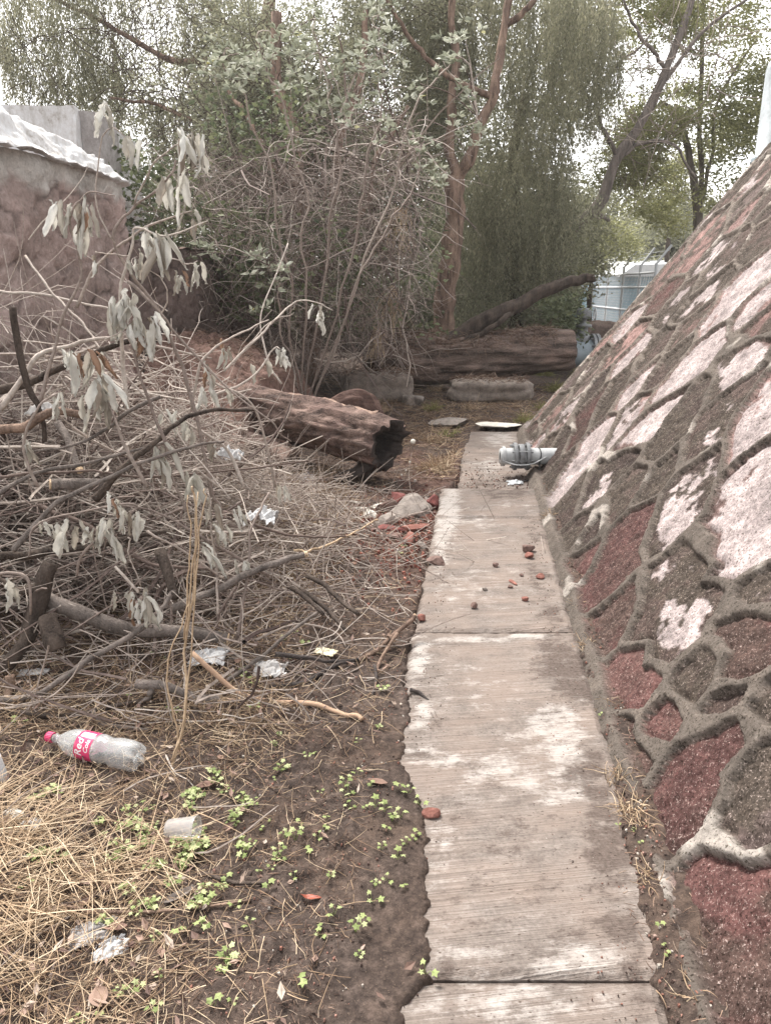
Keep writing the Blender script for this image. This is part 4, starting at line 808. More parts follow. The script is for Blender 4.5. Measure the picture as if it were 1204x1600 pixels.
PB = [(682, 880, .13, .07, .045, M_dstone, "brown flat stone on the left edge of the path", 31), (823, 861, .09, .06, .05, M_dstone, "dark stone at the right of the path touching an orange chip", 32), (826, 871, .06, .045, .035, M_brick, "orange chip in front of the dark stone", 33), (774, 885, .035, .03, .025, M_dstone, "tiny dark pebble in mid path behind the others", 34),
 (842, 903, .055, .045, .03, M_brick, "orange chip nearest the embankment", 35), (814, 900, .022, .02, .016, M_dstone, "tiny grey pebble left of the orange chip", 36), (801, 911, .07, .03, .012, M_brick, "thin flat red flake in mid path", 37), (796, 918, .035, .025, .018, M_dstone, "brown pebble touching the thin red flake", 38), (757, 922, .035, .03, .02, M_stone, "grey pebble left of the flakes", 39),
 (739, 949, .04, .035, .035, M_dstone, "round dark brown pebble left of the path's middle", 40), (820, 938, .042, .03, .022, M_brick, "small squarish red chip right of the path's middle", 41), (673, 1275, .05, .035, .03, M_brick, "pinkish red chip on the left edge of the nearer slab", 42), (657, 970, .05, .04, .035, M_brick, "small red chip where the slab joint meets the soil", 43),
 (830, 770, .05, .04, .035, M_chalk, "white pebble at the foot of the embankment below the pipe", 44), (723, 770, .03, .03, .02, M_dstone, "dark crumb on the far slab, leftmost", 45), (760, 775, .03, .03, .02, M_dstone, "dark crumb in the middle of the far slab", 46), (784, 771, .04, .03, .02, M_stone, "grey crumb right of the others on the far slab", 47)]
for (px, py, sx, sy, sz, mm, lb, sd_) in PB: q = on(px, py); rock("path_stone", (q.x, q.y, q.z + sz * .36), (sx, sy, sz), mm, lb, "stone", "stones lying on the path", sd_, rz=sd_ * .9, sub=2)
# crumbs on the dirty far slab and soil pebbles, uncountable
def crumbs(n, name, label, fn, smin, smax, mm, seed, cat="gravel"):
    rg = drg(seed); b = MB(); C = fn(n, rg); s_ = rg.uniform(smin, smax, (len(C), 1, 1)) * rg.uniform(.5, 1, (len(C), 1, 3))
    cube = np.array([[-1, -1, -1], [1, -1, -1], [1, 1, -1], [-1, 1, -1], [-.7, -.7, 1], [.7, -.7, 1], [.7, .7, 1], [-.7, .7, 1]], float)
    V = C[:, None] + (cube[None] + rg.normal(0, .25, (len(C), 8, 3))) * s_; fc = np.array([[0, 3, 2, 1], [4, 5, 6, 7], [0, 1, 5, 4], [1, 2, 6, 5], [2, 3, 7, 6], [3, 0, 4, 7]])
    b.add(V.reshape(-1, 3), (np.arange(len(C))[:, None, None] * 8 + fc[None]).reshape(-1, 4), np.repeat(rg.random(len(C)), 8)); return tag(b.build(name, mm), label, cat, kind='stuff')
M_crumb = twigmat("crumb", [(0, (.05, .035, .03)), (.5, (.14, .095, .08)), (.8, (.30, .14, .105)), (.93, (.28, .25, .22)), (1, (.6, .56, .5))])
def f_far(n, rg):
    Y = 5.7 + np.abs(rg.normal(0, .55, n)); d = rg.uniform(-.15, .5, n); return np.stack([d + DS * Y, Y, np.full(n, -.042)], 1)
crumbs(300, "path_crumbs", "brick crumbs and grit strewn on the lower far slab", f_far, .002, .008, M_crumb, 1)
def f_soil(n, rg):
    v = rg.beta(1, 1.4, n); Y = 1.0 + v * 5; d = rg.uniform(-2.0, .0, n) - .2; X = d + DS * Y; return np.stack([X, Y, ground_h(X, Y) + .001], 1)
crumbs(9000, "soil_crumbs", "small clods and pebbles on the bare soil", f_soil, .001, .0045, M_crumb, 2)
def f_strip(n, rg):
    Y = rg.uniform(1, 5.6, n); X = DS * Y + eR(Y) + rg.uniform(-.02, .12, n); return np.stack([X, Y, ground_h(X, Y) + .001], 1)
crumbs(2600, "strip_crumbs", "clods in the soil strip between the path and the embankment", f_strip, .001, .005, M_crumb, 3)
def f_pathc(n, rg):
    Y = 1.1 + rg.beta(1, 1.2, n) * 4.4; X = DS * Y + np.where(rg.random(n) < .5, -.2 + np.abs(rg.normal(0, .07, n)), .44 - np.abs(rg.normal(0, .09, n))); return np.stack([X, Y, np.full(n, .003)], 1)
crumbs(900, "path_grit", "grit scattered along the edges of the path", f_pathc, .0008, .003, M_crumb, 4)
def f_red(n, rg):
    c = G(630, 820); X = c.x + rg.normal(0, .25, n); Y = c.y + rg.normal(0, .5, n); k = (X - DS * Y) < -.27; X, Y = X[k], Y[k]; return np.stack([X, Y, ground_h(X, Y) + .004], 1)
M_redc = twigmat("red_crumb", [(0, (.10, .035, .03)), (.6, (.26, .10, .075)), (.9, (.40, .18, .13)), (1, (.5, .46, .42))])
crumbs(1500, "brick_crumbs", "crushed brick around the rubble beside the path", f_red, .003, .014, M_redc, 5)

# ================================================================ PIPES AND FENCE
M_pale = simple("pale_pipe", (.30, .31, .31), (.46, .47, .47), 10, .5, .15, .003, None, .4)
M_flange = simple("flange_metal", (.12, .12, .12), (.26, .27, .28), 14, .55, .3, .003, None, .5, None, .3)
M_blue = simple("blue_grey_paint", (.22, .27, .30), (.34, .40, .44), 5, .4, .15, .003, None, .5)
M_black = simple("black_cable", (.02, .02, .02), (.05, .05, .05), 14, .6)
def lathe_x(prof, org, k=36):      # profile (radius, x) turned about a horizontal axis running across
    b = MB(); lathe(b, prof, k); v = b.V[0]; b.V[0] = np.stack([v[:, 2], v[:, 0], v[:, 1]], 1) + np.array(org); return b
c = W(820, 713, 6.15); T = thing("flanged_pipe", (c.x, c.y, c.z), "short pale pipe with a clamped grey flange sticking out of the embankment over the path", "pipe"); ox = c.x
b = lathe_x([(.035, -.215), (.066, -.215), (.070, -.20), (.070, .55)], (ox, c.y, c.z)); b.build("pipe_body", M_pale, T, True)
b = lathe_x([(.001, -.215), (.036, -.215)], (ox, c.y, c.z)); b.build("pipe_mouth", M_black, T)
b = lathe_x([(.07, -.198), (.084, -.198), (.084, -.175), (.07, -.175)], (ox, c.y, c.z)); b.build("collar", M_pale, T)
for x0, x1, rr in ((-.105, -.075, .118), (-.06, -.015, .105), (0.0, .03, .118)):
    b = lathe_x([(.06, x0), (rr - .004, x0), (rr, x0 + .005), (rr, x1 - .005), (rr - .004, x1), (.06, x1)], (ox, c.y, c.z)); b.build("flange", M_flange, T, False)
for j in range(8):
    a = j * math.pi / 4 + .2; b = MB(); q = np.array([[ox - .125, c.y + .098 * math.cos(a), c.z + .098 * math.sin(a)], [ox + .05, c.y + .098 * math.cos(a), c.z + .098 * math.sin(a)]]); v, f = tubes(q[None], np.full((1, 2), .009), 6); b.add(v, f); b.build("bolt", M_flange, T)
b = MB(); q = smooth_path([(ox - .2, c.y - .075, c.z - .02), (ox - .1, c.y - .125, c.z - .045), (ox + .03, c.y - .125, c.z - .04), (ox + .12, c.y - .085, c.z - .01), (ox + .2, c.y - .05, c.z + .03)], 24); v, f = tubes(q[None], np.full((1, 24), .006), 6); b.add(v, f); b.build("cable", M_pale, T)
b = MB(); a = np.linspace(0, 2 * math.pi, 30); q = np.stack([ox + .115 + .004 * np.sin(3 * a), c.y + .076 * np.cos(a), c.z + .076 * np.sin(a)], 1); v, f = tubes(q[None], np.full((1, 30), .005), 5); b.add(v, f); b.build("wire_tie", M_black, T)
b = MB(); q = smooth_path([(ox + .11, c.y - .06, c.z), (ox + .1, c.y - .1, c.z - .1), (ox + .02, c.y - .15, -.035), (ox - .08, c.y - .22, -.035)], 24); v, f = tubes(q[None], np.full((1, 24), .007), 6); b.add(v, f); b.build("wire_tie", M_black, T)
# crumpled clear wrapper below it
M_clear, t = mat("clear_film"); p_ = N(t, 'BsdfPrincipled', Roughness=.15); p_.inputs['Base Color'].default_value = (.75, .78, .8, 1); p_.inputs['Transmission Weight'].default_value = .5; p_.inputs['Alpha'].default_value = .75; out = N(t, 'OutputMaterial'); t.links.new(p_.outputs[0], out.inputs[0])
M_paper = simple("dirty_paper", (.30, .28, .26), (.55, .54, .53), 12, .75, .4, .004, None, .4)
M_bag = simple("white_plastic", (.38, .38, .38), (.60, .60, .60), 9, .7, .3, .004, None, .2)
M_yel = simple("yellowed_paper", (.48, .42, .27), (.70, .64, .46), 12, .7, .3, .003)
M_grime = simple("grimy_film", (.15, .13, .12), (.42, .41, .41), 10, .7, .4, .004, None, .2)
def crumple(px, py, sx, sy, h, mm, label, name, cat, seed, n=30, rz=0, z=None, Y=None, lift=0):
    q = on(px, py) if Y is None else W(px, py, Y); rg = drg(seed); b = MB()
    def fn(U, V):
        A, B = U * 2 - 1, V * 2 - 1; rr = np.sqrt(A * A + B * B); sh = .78 + .3 * fbm(A * 1.2 + seed, B * 1.2, seed=seed); f1 = np.abs(fbm(A * 1.6 + seed, B * 1.6, oct=3, seed=seed + 1) - .5) * 2; f2 = np.abs(fbm(A * 4 + seed, B * 4, oct=2, seed=seed + 2) - .5)
        X = A * sx * .5 * sh; Y_ = B * sy * .5 * sh; Z = h * (np.clip(1 - rr * .75, 0, 1) * .7 + f1 * .8 + f2 * .6) * .8; c_, s_ = math.cos(rz), math.sin(rz)
        return np.stack([X * c_ - Y_ * s_ + (f1 - .4) * sx * .2, X * s_ + Y_ * c_, Z], -1) + np.array([q.x, q.y, q.z + lift])
    grid_face(b, fn, n, n); o_ = b.build(name, mm, None, True); centre(o_, q); md = o_.modifiers.new('s', 'SOLIDIFY'); md.thickness = .0015; return tag(o_, label, cat)
crumple(806, 755, .14, .12, .03, M_clear, "crumpled clear wrapper on the path below the flanged pipe", "wrapper", "litter", 3)
crumple(826, 744, .10, .08, .03, M_grime, "grey rag of plastic in the shade of the flanged pipe", "wrapper", "litter", 4)
# big pipe with valve
c = W(905, 552, 13.2); T = thing("valve_pipe", (c.x, c.y, 0), "large blue grey pipe with bolted flange and hand valve at the fallen log's right end", "pipe")
b = lathe_x([(.001, -.9), (.235, -.9), (.235, .18)], tuple(c), 40); b.build("pipe_body", M_blue, T, True)
for x0, x1 in ((.18, .23), (.25, .30)): b = lathe_x([(.1, x0), (.335, x0), (.335, x1), (.1, x1)], tuple(c), 40); b.build("flange", M_flange, T)
for j in range(12):
    a = j * math.pi / 6; b = MB(); q = np.array([[c.x + .14, c.y + .29 * math.cos(a), c.z + .29 * math.sin(a)], [c.x + .34, c.y + .29 * math.cos(a), c.z + .29 * math.sin(a)]]); v, f = tubes(q[None], np.full((1, 2), .02), 6); b.add(v, f); b.build("bolt", M_flange, T)
b = lathe_x([(.12, .30), (.12, 1.3)], (c.x, c.y, c.z + .07), 30); b.build("outlet_pipe", M_blue, T, True)
b = MB(); lathe(b, [(.13, .20), (.13, .34), (.09, .36), (.09, .46), (.15, .47), (.15, .51), (.06, .52), (.06, .60), (.115, .61), (.125, .64), (.125, .74), (.11, .78), (.001, .79)], 28); b.V[0] = b.V[0] + np.array(c) + np.array([.02, 0, -.02]); b.build("valve_body", M_flange, T, True)
b = MB(); a = np.linspace(0, 2 * math.pi, 24); q = np.stack([c.x + .20 + 0 * a, c.y - .05 + .07 * np.cos(a), c.z + .66 + .09 * np.sin(a)], 1); v, f = tubes(q[None], np.full((1, 24), .014), 6); b.add(v, f); b.build("valve_handle", M_pale, T)
# standing pipe on the embankment crest
c = W(1214, 236, 7.6); T = thing("standing_pipe", (c.x, c.y, c.z), "weathered blue grey pipe rising from the crest of the stone embankment at the right edge", "pipe")
b = MB(); lathe(b, [(.19, -.35), (.19, .06), (.175, .07), (.175, .84), (.16, .90), (.12, .93), (.001, .94)], 40); b.V[0] = b.V[0] + np.array([c.x + .05, c.y + .15, c.z - .12]); b.build("pipe_body", simple("weathered_blue", (.24, .26, .27), (.42, .46, .48), 4, .45, .25, .004, None, .5, (.56, .60, .61)), T, True)
b = MB(); lathe(b, [(.19, .05), (.205, .05), (.205, .085), (.176, .085)], 40); b.V[0] = b.V[0] + np.array([c.x + .05, c.y + .15, c.z - .12]); b.build("collar", M_blue, T)
# fence
M_fence = simple("galvanised", (.36, .38, .39), (.50, .52, .54), 20, .5, .2, .003, None, .5)
FY = 24.0; fz0 = W(960, 478, FY).z; fx0, fx1 = W(885, 0, FY).x, W(960, 0, FY).x; zt_ = W(960, 432, FY).z; zm = W(960, 449, FY).z
T = thing("chain_link_fence", ((fx0 + fx1) / 2, FY, 0), "grey chain link fence panel with barbed wire facing the path in the distance", "fence")
def bar(b, p, q, r, k=6): v, f = tubes(np.array([[list(p), list(q)]]), np.full((1, 2), r), k); b.add(v, f)
b = MB(); bar(b, (fx1, FY, -.1), (fx1, FY, W(960, 402, FY).z), .04, 8); b.build("post", M_fence, T)
b = MB(); bar(b, (fx0, FY, -.1), (fx0, FY, W(885, 418, FY).z), .04, 8); b.build("post", M_fence, T)
for z in (zt_, zm): b = MB(); bar(b, (fx0, FY, z), (fx1, FY, z), .03); b.build("rail", M_fence, T)
b = MB()
for z in (W(0, 408, FY).z, W(0, 414, FY).z, W(0, 421, FY).z): bar(b, (fx0, FY, z), (fx1, FY, z + .02), .008, 3)
b.build("barbed_wire", M_fence, T)
def chain(T, A, B, z0, z1, r=.006, cell=.13):
    A, B = np.array(A), np.array(B); L = np.linalg.norm(B - A); d = (B - A) / L; H = z1 - z0; b = MB(); P = []
    for s_ in np.arange(-H, L, cell):
        for sg in (0, 1):
            a0, a1 = max(s_, 0), min(s_ + H, L)
            if a1 - a0 < .05: continue
            h0, h1 = a0 - s_, a1 - s_; 
            if sg: h0, h1 = H - h0, H - h1
            P.append([[*(A + d * a0), z0 + h0], [*(A + d * a1), z0 + h1]])
    v, f = tubes(np.array(P), np.full((len(P), 2), r), 3, False); b.add(v, f); b.build("chain_mesh", M_fence, T)
chain(T, (fx0, FY), (fx1, FY), fz0 - .2, zt_)
cx1 = W(1080, 0, 17).x; T = thing("chain_link_fence", (fx1, FY, 0), "receding fence run with angled post tops right of the corner post", "fence")
A2 = np.array([fx1 + .05, FY]); B2 = np.array([cx1, 17.5]); 
for k_ in (0, .28, .55, .8, 1.0):
    q = A2 + (B2 - A2) * max(k_, .001); b = MB(); h_ = W(960, 440, FY).z + .35
    if k_ > 0: bar(b, (q[0], q[1], -.1), (q[0], q[1], h_), .035, 8); bar(b, (q[0], q[1], h_ - .02), (q[0] + .28, q[1] - .05, h_ + .38), .028, 6); b.build("post", M_fence, T)
for z in (zt_, zm, fz0): b = MB(); bar(b, (*A2, z), (*B2, z), .028); b.build("rail", M_fence, T)
b = MB()
for i in range(3): bar(b, (A2[0] + .1 + .08 * i, A2[1], W(960, 440, FY).z + .42 + .1 * i), (B2[0] + .1 + .08 * i, B2[1], W(960, 440, FY).z + .42 + .1 * i), .008, 3)
b.build("barbed_wire", M_fence, T); chain(T, A2, B2, fz0 - .6, zt_, .006, .14)
c = W(985, 455, 27); T = thing("shed", (c.x + 1, 28, 0), "low pale blue building with a white roof edge seen through the fence", "building")
b = MB(); box(b, (W(962, 0, 27).x, 27, -.1), (c.x + 5, 31, W(0, 432, 27).z)); b.build("wall", simple("pale_blue_wall", (.20, .34, .42), (.30, .45, .53), 2, .8, .2, .01, (6, 1, 1)), T)
b = MB(); x0 = W(1012, 0, 26).x; b.add([[x0, 26.5, W(0, 432, 26.5).z + .004], [c.x + 6, 26.5, W(0, 432, 26.5).z + .004], [c.x + 6, 26.5, W(0, 404, 26.5).z], [x0 + .5, 26.5, W(0, 414, 26.5).z], [x0, 31, 2.0], [c.x + 6, 31, 2.0], [c.x + 6, 31, 2.6], [x0 + .5, 31, 2.5]], [[0, 1, 2, 3], [3, 2, 6, 7], [4, 0, 3, 7], [1, 0, 4, 5], [5, 4, 7, 6], [2, 1, 5, 6]]); b.build("roof", simple("white_roof", (.55, .57, .58), (.7, .72, .73), 3, .6), T)
# ================================================================ BRUSH PILE AND BRANCHES
def wilt(b, base, L, Wd, rg, open_=0.0, seed=0):
    """a long leaf hanging limp: rolled along its length, bent and twisted"""
    nu, nv = 7, 12; V_, U_ = np.meshgrid(np.linspace(0, 1, nv), np.linspace(-1, 1, nu), indexing='ij'); wv = np.sin(np.clip(V_ * 1.02, 0, 1) * np.pi) ** .6 * Wd * .5
    curl = rg.uniform(1.5, 3.0) * (1 - open_ * .6); th = U_ * curl; x = wv * np.sin(th) / max(curl, .3); y = wv * (1 - np.cos(th)) / max(curl, .3)
    tw = V_ * rg.uniform(-1.4, 1.4) + rg.uniform(0, 6.28); lean = rg.normal(0, .22, 2); bend = rg.uniform(0, .25)
    X = x * np.cos(tw) - y * np.sin(tw); Y = x * np.sin(tw) + y * np.cos(tw); zz = -L * (V_ - .06 * np.sin(V_ * 3)); nz = (fbm(U_ * 2 + seed, V_ * 6, seed=seed) - .5) * .018
    P = np.stack([X + lean[0] * V_ * L + bend * L * np.sin(V_ * 2.5) * .3 + nz, Y + lean[1] * V_ * L + nz, zz + .02 * L * np.sin(V_ * 9 + seed)], -1) + np.array(base)
    ix = np.arange(nu * nv).reshape(nv, nu); b.add(P.reshape(-1, 3), np.stack([ix[:-1, :-1], ix[:-1, 1:], ix[1:, 1:], ix[1:, :-1]], -1).reshape(-1, 4), float(np.clip(rg.random(), 0, .93)) if rg.random() > .025 else 1.0)
def gy_(p): return gh(p.x, p.y)
BR = []
def branch(pts, r0, r1, label, side=(), lv=(), mm=None, cut=False, name="dead_branch", cat="branch", n=34, group=None, jit=.006):
    """pts: (px, py, distance); side: side twigs; lv: (px, py, distance, leaves, length)"""
    P = [W(*q) for q in pts]; 
    for p in P: p.z = max(p.z, gh(p.x, p.y) + r1)
    seed = int(pts[0][0] * 3 + pts[0][1]) % 9973; ln_ = sum((P[i + 1] - P[i]).length for i in range(len(P) - 1)); n = int(min(70, max(9, ln_ / .028))); path = smooth_path(P, n)
    tt_ = np.linspace(0, ln_, n); wb = np.sin(np.linspace(0, math.pi, n))[:, None] ** .5 * np.stack([vn(tt_ * 7 + seed, tt_ * 0 + k_ * 3.1) + .4 * vn(tt_ * 22 + seed, tt_ * 0 + k_) - .7 for k_ in range(3)], 1) * (.022 if ln_ > .3 else .008); path = path + wb; loc = min(P, key=lambda q: q.z); T = thing(name, (loc.x, loc.y, loc.z), label, cat, group)
    rr = np.linspace(r0, r1, n) * (.88 + .25 * vn(tt_ * 14 + seed, tt_ * 0) + .10 * vn(tt_ * 40, tt_ * 0 + seed)); v, f = tubes(path[None], rr[None], 9); b = MB(); b.add(v, f, (seed % 17) / 17 * .6 + .35 if mm is None else .75); b.build("stem", mm or M_twig, T, True)
    if cut:
        d = path[-1] - path[-3]; d /= np.linalg.norm(d); b = MB(); q = np.array([path[-1] - d * .008, path[-1] + d * .006]); v, f = tubes(q[None], np.array([[r1 * 1.03, r1 * .95]]), 10); b.add(v, f); b.build("cut_end", M_wood, T)
    for sd_ in side:
        Q = [W(*q) for q in sd_]
        for p in Q: p.z = max(p.z, gh(p.x, p.y) + .004)
        sp_ = smooth_path(Q, 16, .004, seed + 1); v, f = tubes(sp_[None], np.linspace(r1 * .9 + .001, .0018, 16)[None], 6); b = MB(); b.add(v, f, .7); b.build("twig", mm or M_twig, T, True)
    for i, (px, py, Y, k_, L) in enumerate(lv):
        c = W(px, py, Y); rg = drg(px * 7 + py)
        for j in range(k_ + (1 if k_ > 1 else 0)):
            b = MB(); wilt(b, c + Vector((rg.normal(0, .018), rg.normal(0, .018), rg.normal(0, .014))), L * rg.uniform(.75, 1.25), L * rg.uniform(.28, .5), rg, rg.uniform(0, .5), j * 13 + px); b.build("leaf", M_wilt, T, True)
    return T
# upright leafy twig at the left with hanging wilted leaves
branch([(330, 900, 3.2), (345, 800, 3.2), (330, 760, 3.2), (300, 620, 3.2), (250, 500, 3.15), (180, 380, 3.1), (210, 320, 3.1), (262, 280, 3.05), (275, 250, 3.05)], .010, .003, "tall arching grey branch whose tip carries the highest big wilted leaves",
  side=[[(210, 320, 3.1), (235, 262, 3.05), (275, 228, 3.0), (300, 208, 3.0)], [(180, 380, 3.1), (150, 330, 3.1), (155, 260, 3.1), (168, 200, 3.05), (200, 215, 3.05)], [(250, 500, 3.15), (262, 450, 3.1), (232, 420, 3.1)]],
  lv=[(292, 204, 3.0, 4, .13), (305, 206, 3.0, 2, .14), (284, 210, 3.0, 1, .16), (160, 158, 3.05, 3, .10), (210, 215, 3.05, 2, .10), (258, 275, 3.05, 2, .12), (280, 274, 3.05, 2, .13)])
branch([(60, 640, 3.0), (90, 520, 3.0), (130, 430, 3.0), (110, 345, 2.95), (140, 304, 2.95), (180, 306, 2.95)], .007, .002, "thin pale branch hooking over in front of the old wall", side=[[(110, 345, 2.95), (95, 320, 2.95), (95, 312, 2.95)]], lv=[(95, 318, 2.95, 3, .13), (120, 322, 2.95, 2, .11), (140, 318, 2.95, 3, .12), (128, 330, 2.95, 2, .14)])
branch([(200, 640, 3.2), (190, 560, 3.2), (185, 470, 3.1), (200, 400, 3.1), (215, 360, 3.1), (262, 367, 3.1), (325, 345, 3.1)], .009, .002, "forked twig hung with wilted leaves just above the middle of the brush pile", side=[[(200, 400, 3.1), (160, 395, 3.1), (150, 395, 3.1)], [(262, 400, 3.1), (290, 412, 3.1), (308, 410, 3.1)]],
  lv=[(235, 365, 3.1, 5, .13), (246, 366, 3.1, 3, .15), (160, 398, 3.1, 1, .10), (155, 392, 3.1, 1, .08), (308, 410, 3.1, 4, .08), (210, 400, 3.1, 3, .08), (282, 430, 3.1, 4, .08)])
branch([(260, 700, 3.0), (240, 640, 3.0), (215, 560, 3.0), (200, 500, 3.0), (188, 462, 3.0)], .008, .002, "leafy twig in the middle of the pile hung with long silvery leaves", side=[[(215, 560, 3.0), (190, 520, 2.95), (150, 545, 2.95)], [(215, 560, 3.0), (245, 520, 3.0), (248, 500, 3.0)]],
  lv=[(180, 464, 3.0, 4, .15), (192, 466, 3.0, 3, .14), (212, 500, 3.0, 5, .13), (245, 490, 3.0, 3, .11), (150, 548, 2.95, 5, .12), (232, 520, 3.0, 2, .11), (200, 455, 3.0, 2, .10)])
branch([(230, 760, 2.9), (200, 700, 2.9), (170, 640, 2.9), (152, 590, 2.9)], .008, .002, "short twig with a drooping bunch of grey leaves at the left of the pile", lv=[(152, 592, 2.9, 5, .14), (142, 610, 2.9, 3, .13), (160, 600, 2.9, 3, .13)])
branch([(0, 640, 3.0), (60, 560, 3.1), (100, 545, 3.2), (190, 530, 3.3), (330, 560, 3.6)], .012, .004, "long horizontal grey branch with the leaf bunch over the left of the pile", lv=[(105, 548, 3.1, 4, .10), (110, 556, 3.1, 3, .16)])
branch([(290, 800, 3.1), (270, 740, 3.1), (248, 700, 3.0)], .007, .002, "twig holding the broad open silvery leaf in mid pile", lv=[(240, 700, 3.0, 3, .13), (255, 702, 3.0, 2, .15)])
branch([(340, 760, 3.2), (310, 735, 3.15), (300, 738, 3.1)], .006, .002, "short twig with one curling leaf right of the broad open leaf", lv=[(295, 738, 3.1, 3, .14), (285, 745, 3.1, 1, .13)])
branch([(330, 620, 3.6), (390, 590, 3.7), (428, 545, 3.8), (438, 545, 3.8)], .007, .002, "pale twig reaching right with a small bunch of leaves over the hollow log", lv=[(436, 545, 3.8, 4, .10), (412, 560, 3.8, 2, .10)])
branch([(40, 400, 3.6), (120, 500, 3.4), (230, 620, 3.2), (360, 780, 3.0)], .006, .003, "thin straight pale twig running down across the wall face")
branch([(0, 455, 3.5), (90, 465, 3.5), (190, 485, 3.5)], .006, .004, "grey twig level across the middle of the old wall")
branch([(350, 580, 3.7), (400, 530, 3.8), (450, 475, 4.0), (480, 468, 4.0), (520, 485, 4.0)], .006, .002, "long pale arching twig in front of the dead vines", side=[[(380, 545, 3.7), (430, 500, 3.9), (460, 490, 3.9)]], lv=[(498, 478, 4.0, 3, .07), (500, 490, 4.0, 2, .08)])
branch([(200, 440, 3.1), (262, 500, 3.1), (330, 580, 3.1), (420, 660, 3.1), (455, 690, 3.2)], .006, .0025, "straight whitish twig slanting down to the right over the hollow log's tail")
# heavy sticks of the pile
branch([(0, 610, 3.3), (60, 590, 3.3), (140, 555, 3.3), (210, 530, 3.3)], .020, .012, "thick dark stick across the upper left of the pile", mm=M_barkdk)
branch([(20, 480, 3.0), (40, 590, 3.0), (60, 640, 3.0), (70, 690, 3.0)], .014, .008, "dark crooked stick standing at the far left of the pile", mm=M_barkdk)
branch([(-20, 672, 2.9), (40, 665, 2.9), (85, 645, 2.95), (140, 650, 3.0)], .021, .016, "brown barked stick poking in from the left edge at mid pile", mm=M_barkred)
branch([(150, 780, 3.0), (210, 715, 3.0), (300, 650, 3.1), (400, 640, 3.4)], .016, .006, "dark reddish branch rising to the right through the pile", mm=M_barkdk)
branch([(170, 760, 3.1), (120, 755, 3.05), (80, 757, 3.0)], .024, .022, "sawn grey stub end sticking out low in the pile", mm=M_barkgr, cut=True)
branch([(90, 660, 3.4), (110, 690, 3.3), (125, 735, 3.2)], .018, .017, "short pale cut piece in the shadow of the pile", mm=M_barkgr, cut=True)
branch([(60, 790, 3.2), (130, 820, 3.1), (240, 880, 3.0), (330, 890, 3.0)], .012, .006, "purplish branch buried along the foot of the pile", mm=M_twigd)
branch([(0, 870, 2.8), (60, 865, 2.9), (150, 850, 3.0), (260, 830, 3.1)], .018, .010, "dark round stick lying level at the left below the leaves", mm=M_barkdk)
branch([(80, 880, 2.75), (60, 950, 2.7), (30, 1010, 2.6), (0, 1070, 2.55)], .034, .026, "thick forked dark bough slanting down at the left edge", mm=M_barkdk, side=[[(70, 920, 2.72), (20, 920, 2.7), (-10, 890, 2.7)]])
branch([(70, 935, 2.75), (140, 965, 2.75), (220, 985, 2.8), (290, 985, 2.85), (355, 998, 2.85)], .030, .024, "thick mossy bough with a pale sawn end lying towards the middle", mm=M_barkgr, cut=True)
branch([(75, 965, 2.62), (85, 1000, 2.56), (90, 1015, 2.54)], .036, .034, "stubby dark log end below the mossy bough", mm=M_barkdk)
branch([(250, 860, 2.95), (268, 915, 2.85), (275, 935, 2.82)], .022, .016, "short upright dark stub in front of the straw clump", mm=M_barkdk)
branch([(-20, 1122, 2.35), (60, 1085, 2.4), (140, 1030, 2.5), (220, 985, 2.6), (265, 935, 2.7), (272, 925, 2.7)], .0125, .008, "long smooth grey branch sweeping up from the left edge above the bottle", mm=M_barkgr)
branch([(270, 950, 2.85), (330, 925, 2.9), (400, 890, 3.0), (478, 866, 3.1)], .017, .014, "straight grey branch with a reddish cut tip in the middle", mm=M_barkgr, cut=True)
branch([(340, 1085, 2.55), (400, 1035, 2.7), (440, 1000, 2.8), (495, 957, 2.95)], .009, .006, "bent grey stick leading up to the right in mid ground", mm=M_barkgr)
branch([(300, 1020, 2.55), (380, 1090, 2.5), (470, 1150, 2.42), (540, 1185, 2.35), (566, 1200, 2.3)], .010, .008, "long tan peeled stick lying from the paper to the bare soil", mm=simple("peeled_stick", (.30, .19, .13), (.46, .32, .22), 30, .8, .3, .003), cut=False)
branch([(212, 1068, 2.45), (250, 1075, 2.45), (300, 1092, 2.45), (345, 1105, 2.45)], .016, .014, "grey weathered stick with a whitish tip above the cup", mm=M_barkgr, side=[[(240, 1078, 2.45), (215, 1110, 2.4)]])
branch([(0, 1178, 2.3), (60, 1165, 2.3), (130, 1135, 2.35), (240, 1090, 2.45)], .010, .007, "brown stick passing behind the bottle cap", mm=M_barkdk)
branch([(145, 1110, 2.36), (160, 1140, 2.3), (200, 1165, 2.28), (235, 1168, 2.27)], .009, .006, "crooked grey twig just above the bottle", mm=M_barkgr)
branch([(15, 1055, 2.45), (14, 1080, 2.42), (13, 1108, 2.38)], .015, .014, "short upright cut piece with pale wood at the left edge", mm=M_barkred, cut=True)
branch([(420, 1085, 2.55), (480, 1078, 2.6), (520, 1050, 2.7), (560, 1030, 2.75)], .012, .007, "black wet stick lying beside the yellowed paper", mm=M_char, side=[[(485, 1078, 2.6), (488, 1095, 2.55)]])
branch([(430, 1022, 2.72), (500, 1035, 2.72), (560, 1032, 2.75)], .009, .006, "thin black stick behind the yellowed paper", mm=M_char)
branch([(560, 1035, 2.75), (600, 1010, 2.85), (635, 970, 2.98), (648, 962, 3.0)], .010, .009, "reddish brown forked stick ending at the edge of the path", mm=M_barkred, cut=True, side=[[(612, 1000, 2.87), (600, 975, 2.95)], [(620, 990, 2.9), (590, 1050, 2.68), (585, 1090, 2.55), (575, 1115, 2.45)]])
branch([(585, 1040, 2.7), (588, 1070, 2.6), (580, 1105, 2.48), (562, 1118, 2.45)], .007, .004, "thin dark crooked root on the bare soil", mm=M_char)
